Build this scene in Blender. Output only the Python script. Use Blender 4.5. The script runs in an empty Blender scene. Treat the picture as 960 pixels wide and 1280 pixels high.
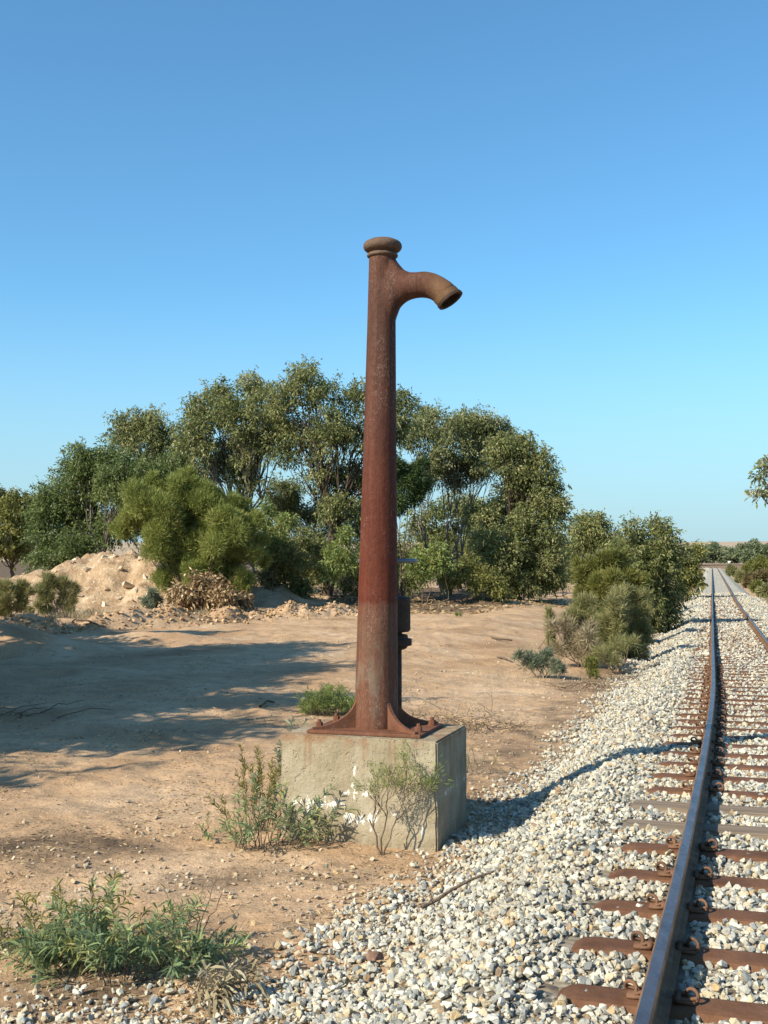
import bpy, bmesh, math
import numpy as np
from math import radians, sin, cos, pi
from mathutils import Vector, Matrix

S = bpy.context.scene
COL = S.collection
# ------------------------------------------------------------------ camera, sky, sun, exposure
F_PX, HORIZON = 1450.0, 700.0           # focal length and horizon in units of the 960x1280 photograph
EYE = 1.5                               # metres above the rail tops (z = 0)
PITCH = math.atan((HORIZON - 640) / F_PX)
cam = bpy.data.objects.new('camera', bpy.data.cameras.new('camera'))
COL.objects.link(cam)
cam.data.sensor_fit = 'VERTICAL'
cam.data.sensor_height = 36
cam.data.lens = F_PX / 1280 * 36
cam.data.clip_start = 0.1
cam.data.clip_end = 9000
cam.location = (0, 0, EYE)
cam.rotation_euler = (pi / 2 + PITCH, 0, 0)
S.camera = cam

SUN_EL = radians(35)
SUN_AZ = math.atan2(-0.81, -0.586)      # compass style, from +Y towards +X
w = bpy.data.worlds.new('World')
S.world = w
w.use_nodes = True
nt = w.node_tree
sky = nt.nodes.new('ShaderNodeTexSky')
sky.sky_type = 'NISHITA'
sky.sun_disc = False
sky.sun_elevation = SUN_EL
sky.sun_rotation = SUN_AZ
sky.altitude = 0
sky.air_density = 1.0
sky.dust_density = 0.6
sky.ozone_density = 5.5
tin = nt.nodes.new('ShaderNodeMix')            # the camera's cool blue rendering of a clear sky
tin.data_type, tin.blend_type = 'RGBA', 'MULTIPLY'
tin.inputs[0].default_value = 1
tin.inputs[7].default_value = (.74, 1.07, 1.06, 1)
nt.links.new(sky.outputs[0], tin.inputs[6])
# pale dust haze low on the horizon, the same all round
tc = nt.nodes.new('ShaderNodeTexCoord')
sx_ = nt.nodes.new('ShaderNodeSeparateXYZ')
mr = nt.nodes.new('ShaderNodeMapRange')
mr.interpolation_type = 'SMOOTHSTEP'
mr.inputs[1].default_value, mr.inputs[2].default_value = .24, -.02
mr.inputs[4].default_value = .88
veil = nt.nodes.new('ShaderNodeMix')
veil.data_type = 'RGBA'
veil.inputs[7].default_value = (2.5, 3.65, 4.3, 1)
nt.links.new(tc.outputs['Generated'], sx_.inputs[0])
nt.links.new(sx_.outputs[2], mr.inputs[0])
nt.links.new(mr.outputs[0], veil.inputs[0])
nt.links.new(tin.outputs[2], veil.inputs[6])
nt.links.new(veil.outputs[2], nt.nodes['Background'].inputs[0])
nt.nodes['Background'].inputs[1].default_value = 0.118

sun = bpy.data.objects.new('sun', bpy.data.lights.new('sun', 'SUN'))
COL.objects.link(sun)
sun.data.energy = 5.0
sun.data.angle = radians(0.53)
sun.data.color = (1.0, 0.895, 0.71)
to_sun = Vector((sin(SUN_AZ) * cos(SUN_EL), cos(SUN_AZ) * cos(SUN_EL), sin(SUN_EL)))
sun.rotation_euler = to_sun.to_track_quat('Z', 'Y').to_euler()

S.view_settings.view_transform = 'Standard'
S.view_settings.look = 'None'
S.view_settings.gamma = 1
S.view_settings.exposure = 0.66
S.render.engine = 'CYCLES'
S.cycles.max_bounces = 6
S.cycles.diffuse_bounces = 3
S.cycles.transparent_max_bounces = 6

rng = np.random.default_rng(7)

# ------------------------------------------------------------------ small tools
def at(px, py, Y):
    """the point at distance Y ahead of the camera that the photograph shows at px, py"""
    a, b = (px - 480) / F_PX, (640 - py) / F_PX
    t = Y / (cos(PITCH) - b * sin(PITCH))
    return np.array([a * t, Y, EYE + t * (b * cos(PITCH) + sin(PITCH))])

def mesh_from(name, V, F, mats=None, smooth=False, tint=None, mat_index=None):
    V = np.asarray(V, dtype=np.float32)
    me = bpy.data.meshes.new(name)
    if isinstance(F, np.ndarray):
        k = F.shape[1]
        me.vertices.add(len(V))
        me.vertices.foreach_set('co', V.ravel())
        me.loops.add(F.size)
        me.loops.foreach_set('vertex_index', F.astype(np.int32).ravel())
        me.polygons.add(len(F))
        me.polygons.foreach_set('loop_start', np.arange(0, F.size, k, dtype=np.int32))
        me.update(calc_edges=True)
    else:
        me.from_pydata([tuple(map(float, v)) for v in V], [], [list(f) for f in F])
        me.update()
    if mats is not None:
        for m in (mats if isinstance(mats, (list, tuple)) else [mats]):
            me.materials.append(m)
    if mat_index is not None:
        me.polygons.foreach_set('material_index', np.asarray(mat_index, dtype=np.int32))
    if smooth:
        me.polygons.foreach_set('use_smooth', np.ones(len(me.polygons), dtype=bool))
    if tint is not None:
        a = me.attributes.new('tint', 'FLOAT', 'POINT')
        a.data.foreach_set('value', np.asarray(tint, dtype=np.float32))
    return me

def link(name, me, parent=None, loc=None, rot=None):
    o = bpy.data.objects.new(name, me)
    COL.objects.link(o)
    if parent is not None:
        o.parent = parent
    if loc is not None:
        o.location = loc
    if rot is not None:
        o.rotation_euler = rot
    return o

def part(name, V, F, mat, parent, smooth=False, tint=None, mat_index=None):
    """a mesh given in world coordinates, hung under parent (parents are unrotated)"""
    V = np.asarray(V, dtype=np.float64).copy()
    p, off = parent, np.zeros(3)
    while p is not None:
        off += np.array(p.location)
        p = p.parent
    return link(name, mesh_from(name, V - off, F, mat, smooth, tint, mat_index), parent)

def thing(name, label, cat, loc=(0, 0, 0), group=None):
    o = bpy.data.objects.new(name, None)
    COL.objects.link(o)
    o.location = loc
    o.empty_display_size = 0.2
    tag(o, label, cat, group)
    return o

def tag(o, label, cat, group=None):
    o['label'], o['category'] = label, cat
    if group:
        o['group'] = group
    return o

def structure(o):
    o['kind'] = 'structure'
    return o

def stuff(o, label=None, cat=None):
    o['kind'] = 'stuff'
    if label:
        o['label'] = label
    if cat:
        o['category'] = cat
    return o

def hash2(ix, iy, seed):
    h = (ix.astype(np.int64) * 374761393 + iy.astype(np.int64) * 668265263 + seed * 974634777) & 0xFFFFFFFF
    h = ((h ^ (h >> 13)) * 1274126177) & 0xFFFFFFFF
    return ((h ^ (h >> 16)) & 0xFFFF) / 65535.0

def noise(x, y, seed=0):
    x, y = np.broadcast_arrays(np.asarray(x, float), np.asarray(y, float))
    ix, iy = np.floor(x), np.floor(y)
    fx, fy = x - ix, y - iy
    fx, fy = fx * fx * (3 - 2 * fx), fy * fy * (3 - 2 * fy)
    a, b = hash2(ix, iy, seed), hash2(ix + 1, iy, seed)
    c, d = hash2(ix, iy + 1, seed), hash2(ix + 1, iy + 1, seed)
    return (a + (b - a) * fx) * (1 - fy) + (c + (d - c) * fx) * fy - 0.5

def fbm(x, y, seed=0, octaves=4):
    s, amp = 0.0, 1.0
    for k in range(octaves):
        s = s + amp * noise(np.asarray(x) * 2 ** k, np.asarray(y) * 2 ** k, seed + 17 * k)
        amp *= 0.5
    return s

def smoothstep(a, b, x):
    t = np.clip((np.asarray(x, float) - a) / (b - a), 0, 1)
    return t * t * (3 - 2 * t)

def unit(v):
    return v / np.maximum(np.linalg.norm(v, axis=-1, keepdims=True), 1e-9)

def tube(pts, radii, sides=6, cap=True):
    pts = np.asarray(pts, float)
    radii = np.broadcast_to(np.asarray(radii, float), (len(pts),))
    t = unit(np.gradient(pts, axis=0))
    ref = np.array([0.31, 0.17, 0.93]) if abs(t[0][2]) < 0.8 else np.array([0.96, 0.2, 0.1])
    a = unit(np.cross(t, ref))
    b = np.cross(t, a)
    ang = np.arange(sides) / sides * 2 * pi
    V = pts[:, None] + radii[:, None, None] * (a[:, None] * np.cos(ang)[None, :, None] + b[:, None] * np.sin(ang)[None, :, None])
    V = V.reshape(-1, 3)
    n = len(pts)
    i, j = np.meshgrid(np.arange(n - 1), np.arange(sides), indexing='ij')
    j2 = (j + 1) % sides
    Fq = np.stack([i * sides + j, i * sides + j2, (i + 1) * sides + j2, (i + 1) * sides + j], -1).reshape(-1, 4)
    return V, Fq

def join(meshes):
    Vs, Fs, off = [], [], 0
    for V, Fq in meshes:
        Vs.append(V)
        Fs.append(np.asarray(Fq) + off)
        off += len(V)
    return np.concatenate(Vs), np.concatenate(Fs)

def curve_pts(p0, p1, n, sag=0.0, wob=0.0, r=rng):
    p0, p1 = np.asarray(p0, float), np.asarray(p1, float)
    t = np.linspace(0, 1, n)[:, None]
    p = p0 + (p1 - p0) * t
    p[:, 2] += sag * 4 * t[:, 0] * (1 - t[:, 0])
    if wob:
        k = r.normal(size=(n, 3)) * wob
        k[0] = k[-1] = 0
        p += k
    return p

def leaves_mesh(P, D, L, W, r=rng):
    """one rhombic blade per point"""
    n = len(P)
    D = unit(D)
    Sv = unit(np.cross(D, r.normal(size=(n, 3))))
    L = np.broadcast_to(L, (n,))[:, None]
    W = np.broadcast_to(W, (n,))[:, None]
    V = np.stack([P, P + D * L * 0.45 + Sv * W * 0.5, P + D * L, P + D * L * 0.45 - Sv * W * 0.5], 1).reshape(-1, 3)
    Fq = np.arange(4 * n).reshape(n, 4)
    return V, Fq

def long_leaves_mesh(P, D, L, W, r=rng, droop=0.35):
    """narrow lance leaves bent in three"""
    n = len(P)
    D = unit(D)
    Sv = unit(np.cross(D, r.normal(size=(n, 3)) + np.array([0, 0, 1.2])))
    L = np.broadcast_to(L, (n,))[:, None]
    W = np.broadcast_to(W, (n,))[:, None]
    dn = np.array([0, 0, -1.0])
    m1 = P + D * L * 0.35 + dn * L * droop * 0.08
    m2 = P + D * L * 0.72 + dn * L * droop * 0.4
    tip = P + D * L * 0.97 + dn * L * droop
    V = np.stack([P, m1 + Sv * W * .5, m1 - Sv * W * .5, m2 + Sv * W * .42, m2 - Sv * W * .42, tip], 1).reshape(-1, 3)
    b = np.arange(n)[:, None] * 6
    Fq = np.concatenate([b + np.array([0, 1, 2, 2]), b + np.array([1, 3, 4, 2]), b + np.array([3, 5, 4, 4])], 1).reshape(-1, 4)
    # triangles written as two-triangle fans
    T = np.concatenate([b + np.array([0, 1, 2]), b + np.array([1, 3, 2]), b + np.array([3, 4, 2]), b + np.array([3, 5, 4])], 1).reshape(-1, 3)
    return V, T

# ------------------------------------------------------------------ materials
def new_mat(name, rough=0.8, spec=0.3):
    m = bpy.data.materials.new(name)
    m.use_nodes = True
    b = m.node_tree.nodes['Principled BSDF']
    b.inputs['Roughness'].default_value = rough
    b.inputs['Specular IOR Level'].default_value = spec
    return m, m.node_tree, b

class NB:
    """tiny node builder"""
    def __init__(self, tree):
        self.t = tree
    def n(self, kind, **kw):
        x = self.t.nodes.new(kind)
        for k, v in kw.items():
            setattr(x, k, v)
        return x
    def l(self, a, b):
        self.t.links.new(a, b)
    def coord(self, which='Object'):
        return self.n('ShaderNodeTexCoord').outputs[which]
    def pos(self):
        return self.n('ShaderNodeNewGeometry').outputs['Position']
    def mapping(self, v, scale=(1, 1, 1), loc=(0, 0, 0)):
        m = self.n('ShaderNodeMapping')
        m.inputs['Scale'].default_value = scale
        m.inputs['Location'].default_value = loc
        self.l(v, m.inputs[0])
        return m.outputs[0]
    def noise(self, v, scale, detail=4, rough=0.55, dist=0.0):
        x = self.n('ShaderNodeTexNoise')
        x.inputs['Scale'].default_value = scale
        x.inputs['Detail'].default_value = detail
        x.inputs['Roughness'].default_value = rough
        x.inputs['Distortion'].default_value = dist
        self.l(v, x.inputs['Vector'])
        return x.outputs['Fac']
    def voronoi(self, v, scale, out='Distance', feature='F1'):
        x = self.n('ShaderNodeTexVoronoi', feature=feature)
        x.inputs['Scale'].default_value = scale
        self.l(v, x.inputs['Vector'])
        return x.outputs[out]
    def ramp(self, f, stops, interp='LINEAR'):
        x = self.n('ShaderNodeValToRGB')
        cr = x.color_ramp
        cr.interpolation = interp
        while len(cr.elements) < len(stops):
            cr.elements.new(0.5)
        for e, (p, c) in zip(cr.elements, stops):
            e.position = p
            e.color = (*c, 1) if len(c) == 3 else c
        self.l(f, x.inputs[0])
        return x.outputs[0]
    def step(self, f, a, b):
        x = self.n('ShaderNodeMapRange', interpolation_type='SMOOTHSTEP')
        x.inputs[1].default_value, x.inputs[2].default_value = a, b
        self.l(f, x.inputs[0])
        return x.outputs[0]
    def math(self, op, a, b=None):
        x = self.n('ShaderNodeMath', operation=op)
        for i, v in enumerate((a, b)):
            if v is None:
                continue
            if isinstance(v, (int, float)):
                x.inputs[i].default_value = v
            else:
                self.l(v, x.inputs[i])
        return x.outputs[0]
    def mix(self, f, a, b, blend='MIX'):
        x = self.n('ShaderNodeMix', data_type='RGBA', blend_type=blend)
        for s, v in ((x.inputs[0], f), (x.inputs[6], a), (x.inputs[7], b)):
            if isinstance(v, (int, float)):
                s.default_value = v
            elif isinstance(v, tuple):
                s.default_value = (*v, 1) if len(v) == 3 else v
            else:
                self.l(v, s)
        return x.outputs[2]
    def attr(self, name, out='Fac', kind='GEOMETRY'):
        x = self.n('ShaderNodeAttribute', attribute_name=name, attribute_type=kind)
        return x.outputs[out]
    def sep(self, v):
        x = self.n('ShaderNodeSeparateXYZ')
        self.l(v, x.inputs[0])
        return x.outputs
    def bump(self, h, strength, dist, normal_in):
        x = self.n('ShaderNodeBump')
        x.inputs['Strength'].default_value = strength
        x.inputs['Distance'].default_value = dist
        self.l(h, x.inputs['Height'])
        self.l(x.outputs[0], normal_in)
        return x

def leaf_mat(name, stops, transl=0.4, rough=0.5, spec=0.3):
    """colour per leaf from its 'tint', some light through the blade"""
    m, t, b = new_mat(name, rough, spec)
    N = NB(t)
    c = N.ramp(N.attr('tint'), stops)
    N.l(c, b.inputs['Base Color'])
    tr = N.n('ShaderNodeBsdfTranslucent')
    N.l(N.mix(0.5, c, (0.5, 0.6, 0.12), 'MULTIPLY') if False else c, tr.inputs[0])
    mx = N.n('ShaderNodeMixShader')
    mx.inputs[0].default_value = transl
    N.l(b.outputs[0], mx.inputs[1])
    N.l(tr.outputs[0], mx.inputs[2])
    N.l(mx.outputs[0], t.nodes['Material Output'].inputs[0])
    return m

def bark_mat(name, c1, c2, scale=9):
    m, t, b = new_mat(name, 0.9, 0.15)
    N = NB(t)
    p = N.mapping(N.pos(), (1, 1, .3))
    N.l(N.ramp(N.noise(p, scale, 5), [(.35, c1), (.65, c2)]), b.inputs['Base Color'])
    N.bump(N.noise(p, scale * 3, 3), .5, .02, b.inputs['Normal'])
    return m

M = {}
M['gum_leaf'] = leaf_mat('gum_leaf', [(0, (.085, .108, .034)), (.5, (.185, .208, .07)), (.85, (.3, .305, .12)), (1, (.4, .38, .19))])
M['bright_leaf'] = leaf_mat('bright_leaf', [(0, (.11, .13, .045)), (.5, (.22, .245, .095)), (.85, (.34, .345, .165)), (1, (.48, .46, .28))])
M['glossy_leaf'] = leaf_mat('glossy_leaf', [(0, (.075, .112, .034)), (.6, (.155, .205, .066)), (1, (.29, .32, .13))], rough=.4)
M['broom_leaf'] = leaf_mat('broom_leaf', [(0, (.12, .15, .036)), (.5, (.24, .275, .07)), (.9, (.35, .36, .11)), (1, (.42, .36, .14))], transl=.35)
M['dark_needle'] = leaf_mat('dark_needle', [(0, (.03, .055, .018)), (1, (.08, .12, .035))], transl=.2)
M['olive_leaf'] = leaf_mat('olive_leaf', [(0, (.12, .13, .036)), (.6, (.22, .23, .062)), (1, (.34, .31, .1))])
M['grey_leaf'] = leaf_mat('grey_leaf', [(0, (.17, .175, .07)), (.6, (.31, .3, .125)), (1, (.45, .4, .22))])
M['blue_leaf'] = leaf_mat('blue_leaf', [(0, (.1, .13, .085)), (.6, (.2, .24, .16)), (.9, (.32, .34, .23)), (1, (.45, .4, .26))])
M['willow_leaf'] = leaf_mat('willow_leaf', [(0, (.11, .16, .085)), (.4, (.2, .28, .14)), (.7, (.33, .38, .15)), (1, (.52, .45, .22))])
M['yellow_leaf'] = leaf_mat('yellow_leaf', [(0, (.13, .13, .03)), (.6, (.25, .24, .06)), (1, (.38, .34, .12))])
M['fresh_leaf'] = leaf_mat('fresh_leaf', [(0, (.12, .17, .045)), (.6, (.24, .3, .085)), (1, (.4, .4, .15))])
M['dry_leaf'] = leaf_mat('dry_leaf', [(0, (.13, .08, .04)), (.5, (.3, .2, .1)), (1, (.5, .38, .22))], transl=.15)
M['straw'] = leaf_mat('straw', [(0, (.18, .14, .08)), (.6, (.36, .3, .18)), (1, (.5, .44, .3))], transl=.2)
M['red_leaf'] = leaf_mat('red_leaf', [(0, (.11, .08, .04)), (.6, (.2, .15, .07)), (1, (.27, .24, .09))])
M['far_leaf'] = leaf_mat('far_leaf', [(0, (.12, .155, .08)), (.6, (.2, .235, .12)), (1, (.3, .32, .19))])  # paler green, distance haze put into the leaf colour
M['grey_bark'] = bark_mat('grey_bark', (.1, .085, .07), (.24, .21, .18))
M['dark_bark'] = bark_mat('dark_bark', (.05, .036, .027), (.12, .09, .065))
M['twig'] = bark_mat('twig', (.09, .065, .045), (.2, .15, .11), 30)
M['pale_twig'] = bark_mat('pale_twig', (.24, .2, .16), (.42, .37, .31), 30)

# sandy ground: sand, darker earth and, where 'tint' says so, leaf mould and dust
m, t, b = new_mat('sand', .95, .1)
N = NB(t)
p = N.pos()
sand = N.ramp(N.noise(p, .55, 6, .6, .4), [(.3, (.33, .205, .115)), (.5, (.475, .32, .195)), (.7, (.57, .415, .275))])
fine = N.noise(p, 28, 5, .7)
sand = N.mix(.55, sand, N.ramp(fine, [(.3, (.5, .47, .43)), (.55, (1, 1, 1)), (.75, (1.25, 1.2, 1.12))]), 'MULTIPLY')
grit = N.step(N.noise(p, 2.2, 6, .72), .5, .62)
sand = N.mix(N.math('MULTIPLY', grit, .5), sand, (.25, .185, .125))
mould = N.ramp(N.noise(p, 6, 5, .7), [(.35, (.075, .052, .036)), (.6, (.17, .12, .08)), (.75, (.27, .2, .13))])
edge = N.step(N.math('ADD', N.attr('tint'), N.math('MULTIPLY', N.math('SUBTRACT', N.noise(p, 2.5, 4, .7), .5), .9)), .3, .75)
N.l(N.mix(edge, sand, mould), b.inputs['Base Color'])
h = N.math('ADD', N.noise(p, 45, 4, .7), N.math('MULTIPLY', N.noise(p, 9, 3), 1.6))
N.bump(h, .6, .025, b.inputs['Normal'])
M['sand'] = m

# mound earth
m, t, b = new_mat('mound_earth', .95, .1)
N = NB(t)
p = N.pos()
c = N.ramp(N.noise(p, 1.2, 6, .65, .5), [(.3, (.29, .185, .11)), (.5, (.43, .3, .185)), (.7, (.57, .44, .3))])
c = N.mix(N.step(N.noise(p, 7, 4, .7), .58, .66), c, (.62, .52, .4))
N.l(c, b.inputs['Base Color'])
N.bump(N.noise(p, 8, 5, .7), .9, .12, b.inputs['Normal'])
M['mound_earth'] = m

STONE_STOPS = [(0, (.56, .53, .44)), (.2, (.47, .44, .355)), (.38, (.4, .395, .35)), (.54, (.3, .31, .295)), (.64, (.205, .22, .215)),
               (.69, (.52, .44, .3)), (.8, (.44, .33, .19)), (.84, (.6, .575, .5)), (.965, (.32, .225, .14))]
def stone_material(name, seed_loc, warm):
    m, t, b = new_mat(name, .85, .25)
    N = NB(t)
    rnd = N.n('ShaderNodeObjectInfo').outputs['Random']
    c = N.ramp(rnd, STONE_STOPS, 'CONSTANT')
    oc = N.coord('Object')
    c = N.mix(.6, c, N.ramp(N.noise(oc, 1.8, 4, .7), [(.3, (.55, .56, .56)), (.55, (1, 1, 1)), (.75, (1.15, 1.05, .9))]), 'MULTIPLY')
    dust = N.math('MULTIPLY', N.step(N.noise(N.pos(), .9, 5, .7), .45, .7), .4)
    c = N.mix(dust, c, (.4, .31, .2))
    if warm:
        c = N.mix(warm, c, (.5, .34, .19))
    N.l(c, b.inputs['Base Color'])
    N.bump(N.noise(oc, 5, 4, .7), .35, .15, b.inputs['Normal'])
    return m
M['stone'] = stone_material('ballast_stone', 0, 0)
M['warm_stone'] = stone_material('warm_stone', 3, .5)

m, t, b = new_mat('ballast_bed', .9, .2)
N = NB(t)
p = N.pos()
vc = N.n('ShaderNodeTexVoronoi')
vc.inputs['Scale'].default_value = 14
N.l(p, vc.inputs['Vector'])
sx = N.sep(vc.outputs['Color'])
c = N.ramp(sx[0], STONE_STOPS, 'CONSTANT')
c = N.mix(.35, c, N.ramp(vc.outputs['Distance'], [(.2, (1, 1, 1)), (.75, (.25, .22, .2))]), 'MULTIPLY')
gap_dark = N.step(N.sep(p)[1], 75, 45)     # near bed darkened: gap shade painted in, with earth between loose stones
c = N.mix(N.math('MULTIPLY', gap_dark, .8), c, (.17, .14, .105))
c = N.mix(N.math('MULTIPLY', N.attr('tint'), .8), c, (.33, .25, .17))
N.l(c, b.inputs['Base Color'])
N.bump(N.math('MULTIPLY', vc.outputs['Distance'], -1), 1.0, .03, b.inputs['Normal'])
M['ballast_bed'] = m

m, t, b = new_mat('far_field', .95, .1)
N = NB(t)
N.l(N.ramp(N.noise(N.mapping(N.pos(), (.004, .02, 0)), 1, 4), [(.35, (.33, .245, .17)), (.65, (.43, .34, .25))]), b.inputs['Base Color'])
M['far_field'] = m

# concrete of the block (object space, origin at block centre on the ground)
m, t, b = new_mat('old_concrete', .9, .2)
N = NB(t)
oc = N.coord('Object')
z = N.sep(oc)[2]
c = N.ramp(N.noise(oc, 3.5, 6, .6, .3), [(.3, (.21, .17, .11)), (.5, (.295, .245, .165)), (.7, (.37, .32, .23))])
streak = N.noise(N.mapping(oc, (9, 9, .7)), 1, 4, .6)
c = N.mix(N.math('MULTIPLY', N.step(streak, .52, .68), .75), c, (.36, .31, .225))
c = N.mix(N.math('MULTIPLY', N.step(N.noise(N.mapping(oc, (6, 6, .5), (3, 1, 0)), 1, 4), .56, .7), .45), c, (.17, .125, .08))
rust_top = N.math('MULTIPLY', N.step(z, .64, .7), N.step(N.noise(oc, 5, 3), .45, .6))
c = N.mix(N.math('MULTIPLY', rust_top, .7), c, (.24, .13, .07))
runs = N.math('MULTIPLY', N.step(N.noise(N.mapping(oc, (13, 13, .5), (5, 2, 0)), 1, 4, .65), .53, .66), N.step(z, .3, .72))
c = N.mix(N.math('MULTIPLY', runs, .6), c, (.22, .12, .06))
c = N.mix(N.step(N.noise(oc, 60, 2), .66, .72), c, (.16, .13, .1))
# lime that has bloomed and flaked along the old tide mark
blob = None
for a_, z_, wa, wz in [(-.02, .50, .02, .06), (-.01, .335, .055, .09), (-.08, .33, .05, .03), (.06, .33, .05, .03), (-.22, .245, .17, .045), (-.24, .235, .05, .09), (-.36, .22, .05, .1),
                       (-.46, .24, .14, .03), (.02, .15, .16, .05), (.11, .155, .06, .1), (-.08, .17, .08, .04), (.47, .12, .03, .07), (.27, .2, .03, .03)]:
    vm = N.n('ShaderNodeVectorMath', operation='SUBTRACT'); N.l(oc, vm.inputs[0]); vm.inputs[1].default_value = (a_, -.425, z_)
    v2 = N.n('ShaderNodeVectorMath', operation='MULTIPLY'); N.l(vm.outputs[0], v2.inputs[0]); v2.inputs[1].default_value = (1 / wa, 12, 1 / wz)
    ln = N.n('ShaderNodeVectorMath', operation='LENGTH'); N.l(v2.outputs[0], ln.inputs[0])
    d_ = N.math('SUBTRACT', 1.25, ln.outputs['Value'])
    blob = d_ if blob is None else N.math('MAXIMUM', blob, d_)
# the same mark runs round the shaded side
xs_ = N.sep(oc)
side = N.math('SUBTRACT', .55, N.math('ADD', N.math('MULTIPLY', N.math('ABSOLUTE', N.math('SUBTRACT', xs_[2], .33)), 14), N.math('MULTIPLY', N.math('SUBTRACT', .575, xs_[0]), 30)))
blob = N.math('MAXIMUM', blob, side)
ragged = N.noise(N.mapping(oc, (34, 34, 15)), 1, 5, .7)
lime = N.step(N.math('ADD', blob, N.math('MULTIPLY', N.math('SUBTRACT', ragged, .5), 4.2)), .82, 1.08)
halo = N.step(N.math('ADD', blob, N.math('MULTIPLY', N.math('SUBTRACT', ragged, .5), 2)), -.5, .6)
c = N.mix(N.math('MULTIPLY', halo, .25), c, (.42, .37, .28))
c = N.mix(lime, c, N.ramp(N.noise(oc, 50, 3), [(.3, (.58, .54, .46)), (.6, (.78, .76, .7))]))
N.l(c, b.inputs['Base Color'])
N.bump(N.math('ADD', N.math('ADD', N.noise(oc, 40, 4, .7), N.math('MULTIPLY', N.noise(oc, 6, 3), 2)), N.math('MULTIPLY', N.step(N.noise(oc, 16, 3, .7), .6, .68), -.8)), .6, .014, b.inputs['Normal'])
M['concrete'] = m
# rusted iron of the column: bands of old paint, run marks and lichen flecks up the pipe (world z)
def rust_mat(name, base_dark, base_light, fleck=True, column=False):
    m, t, b = new_mat(name, .72, .2)
    N = NB(t)
    p = N.pos()
    z = N.sep(p)[2]
    c = N.ramp(N.noise(p, 5, 6, .65, .3), [(.3, base_dark), (.7, base_light)])
    if column:
        wob = N.math('ADD', z, N.math('MULTIPLY', N.math('SUBTRACT', N.noise(N.mapping(p, (18, 18, 6)), 1, 5, .7), .5), .16))
        band = N.ramp(N.math('MULTIPLY', wob, .25), [(0, (.155, .068, .041)), (.17, (.15, .07, .045)), (.235, (.14, .079, .052)),
                      (.292, (.15, .066, .043)), (.3, (.115, .024, .012)), (.45, (.105, .025, .014)), (.62, (.09, .033, .022)), (.8, (.085, .042, .03)), (.9, (.09, .04, .027))])
        c = N.mix(.75, c, band)
        c = N.mix(.6, c, N.ramp(N.noise(N.mapping(p, (24, 24, .8)), 1, 6, .75), [(.3, (.3, .25, .23)), (.5, (.78, .75, .74)), (.7, (1.3, 1.2, 1.12))]), 'MULTIPLY')
        c = N.mix(.75, c, N.ramp(N.noise(N.mapping(p, (1, 1, .6)), 50, 4, .75), [(.3, (.72, .66, .64)), (.5, (1, 1, 1)), (.68, (1.25, 1.2, 1.15))]), 'MULTIPLY')
        drip = N.step(N.noise(N.mapping(p, (22, 22, 1.0), (2, 0, 0)), 1, 3), .6, .7)
        c = N.mix(N.math('MULTIPLY', N.math('MULTIPLY', drip, N.step(z, 1.5, .9)), .5), c, (.3, .1, .04))
        grey = N.step(N.noise(N.mapping(p, (7, 7, 2.2), (1, 4, 2)), 1, 4, .6), .54, .68)
        c = N.mix(N.math('MULTIPLY', N.math('MULTIPLY', grey, N.step(z, 1.25, 1.1)), .4), c, (.17, .165, .125))
    if column:
        reach = N.sep(p)[0]
        och = N.math('MULTIPLY', N.step(N.math('ADD', reach, N.math('MULTIPLY', N.math('SUBTRACT', N.noise(p, 9, 4), .5), .16)), .22, .45), .5)
        c = N.mix(och, c, (.2, .115, .055))
    if fleck:
        f = N.math('MULTIPLY', N.step(N.noise(N.mapping(p, (85, 85, 48)), 1, 4, .75), .53, .62), N.step(N.noise(N.mapping(p, (6, 6, 1.6), (0, 0, 5)), 1, 4, .65), .48, .62))
        c = N.mix(N.math('MULTIPLY', f, .45), c, (.24, .19, .155))
    N.l(c, b.inputs['Base Color'])
    N.bump(N.math('ADD', N.noise(p, 90, 4, .7), N.math('MULTIPLY', N.noise(p, 14, 3), 1.5)), .5, .009, b.inputs['Normal'])
    N.l(N.ramp(N.noise(p, 30, 4), [(.3, (.6,) * 3), (.7, (.9,) * 3)]), b.inputs['Roughness'])
    return m
M['rust_column'] = rust_mat('rust_column', (.07, .028, .018), (.14, .055, .03), True, True)
M['rust_cap'] = rust_mat('rust_cap', (.085, .053, .036), (.15, .092, .062))
M['rust_spout'] = rust_mat('rust_spout', (.1, .052, .028), (.16, .09, .045))
M['rust_plate'] = rust_mat('rust_plate', (.1, .04, .023), (.2, .088, .05))
M['rust_dark'] = rust_mat('rust_dark', (.03, .02, .015), (.07, .042, .028), False)
M['rust_sleeper'] = rust_mat('rust_sleeper', (.085, .038, .02), (.175, .085, .045), False)
M['rust_clip'] = rust_mat('rust_clip', (.09, .05, .03), (.19, .1, .06), False)
M['rail_side'] = rust_mat('rail_side', (.1, .055, .033), (.24, .14, .075), False)
m, t, b = new_mat('old_timber', .9, .15)
N = NB(t)
p = N.mapping(N.coord(), (1.5, 30, 30))
N.l(N.ramp(N.noise(p, 1, 5), [(.3, (.13, .1, .075)), (.7, (.28, .22, .165))]), b.inputs['Base Color'])
N.bump(N.noise(p, 2, 4), .5, .01, b.inputs['Normal'])
M['timber'] = m
m, t, b = new_mat('verdigris', .8, .2)
b.inputs['Base Color'].default_value = (.3, .42, .34, 1)
M['verdigris'] = m
m, t, b = new_mat('polished_steel', .3, .5)
N = NB(t)
b.inputs['Metallic'].default_value = .75
p = N.mapping(N.pos(), (3, 1, 1))
N.l(N.ramp(N.noise(p, 3, 4), [(.35, (.1, .092, .105)), (.65, (.19, .175, .19))]), b.inputs['Base Color'])
N.l(N.ramp(N.noise(p, 20, 4), [(.3, (.3,) * 3), (.7, (.5,) * 3)]), b.inputs['Roughness'])
M['rail_top'] = m
m, t, b = new_mat('wheel_metal', .45, .5)
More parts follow.
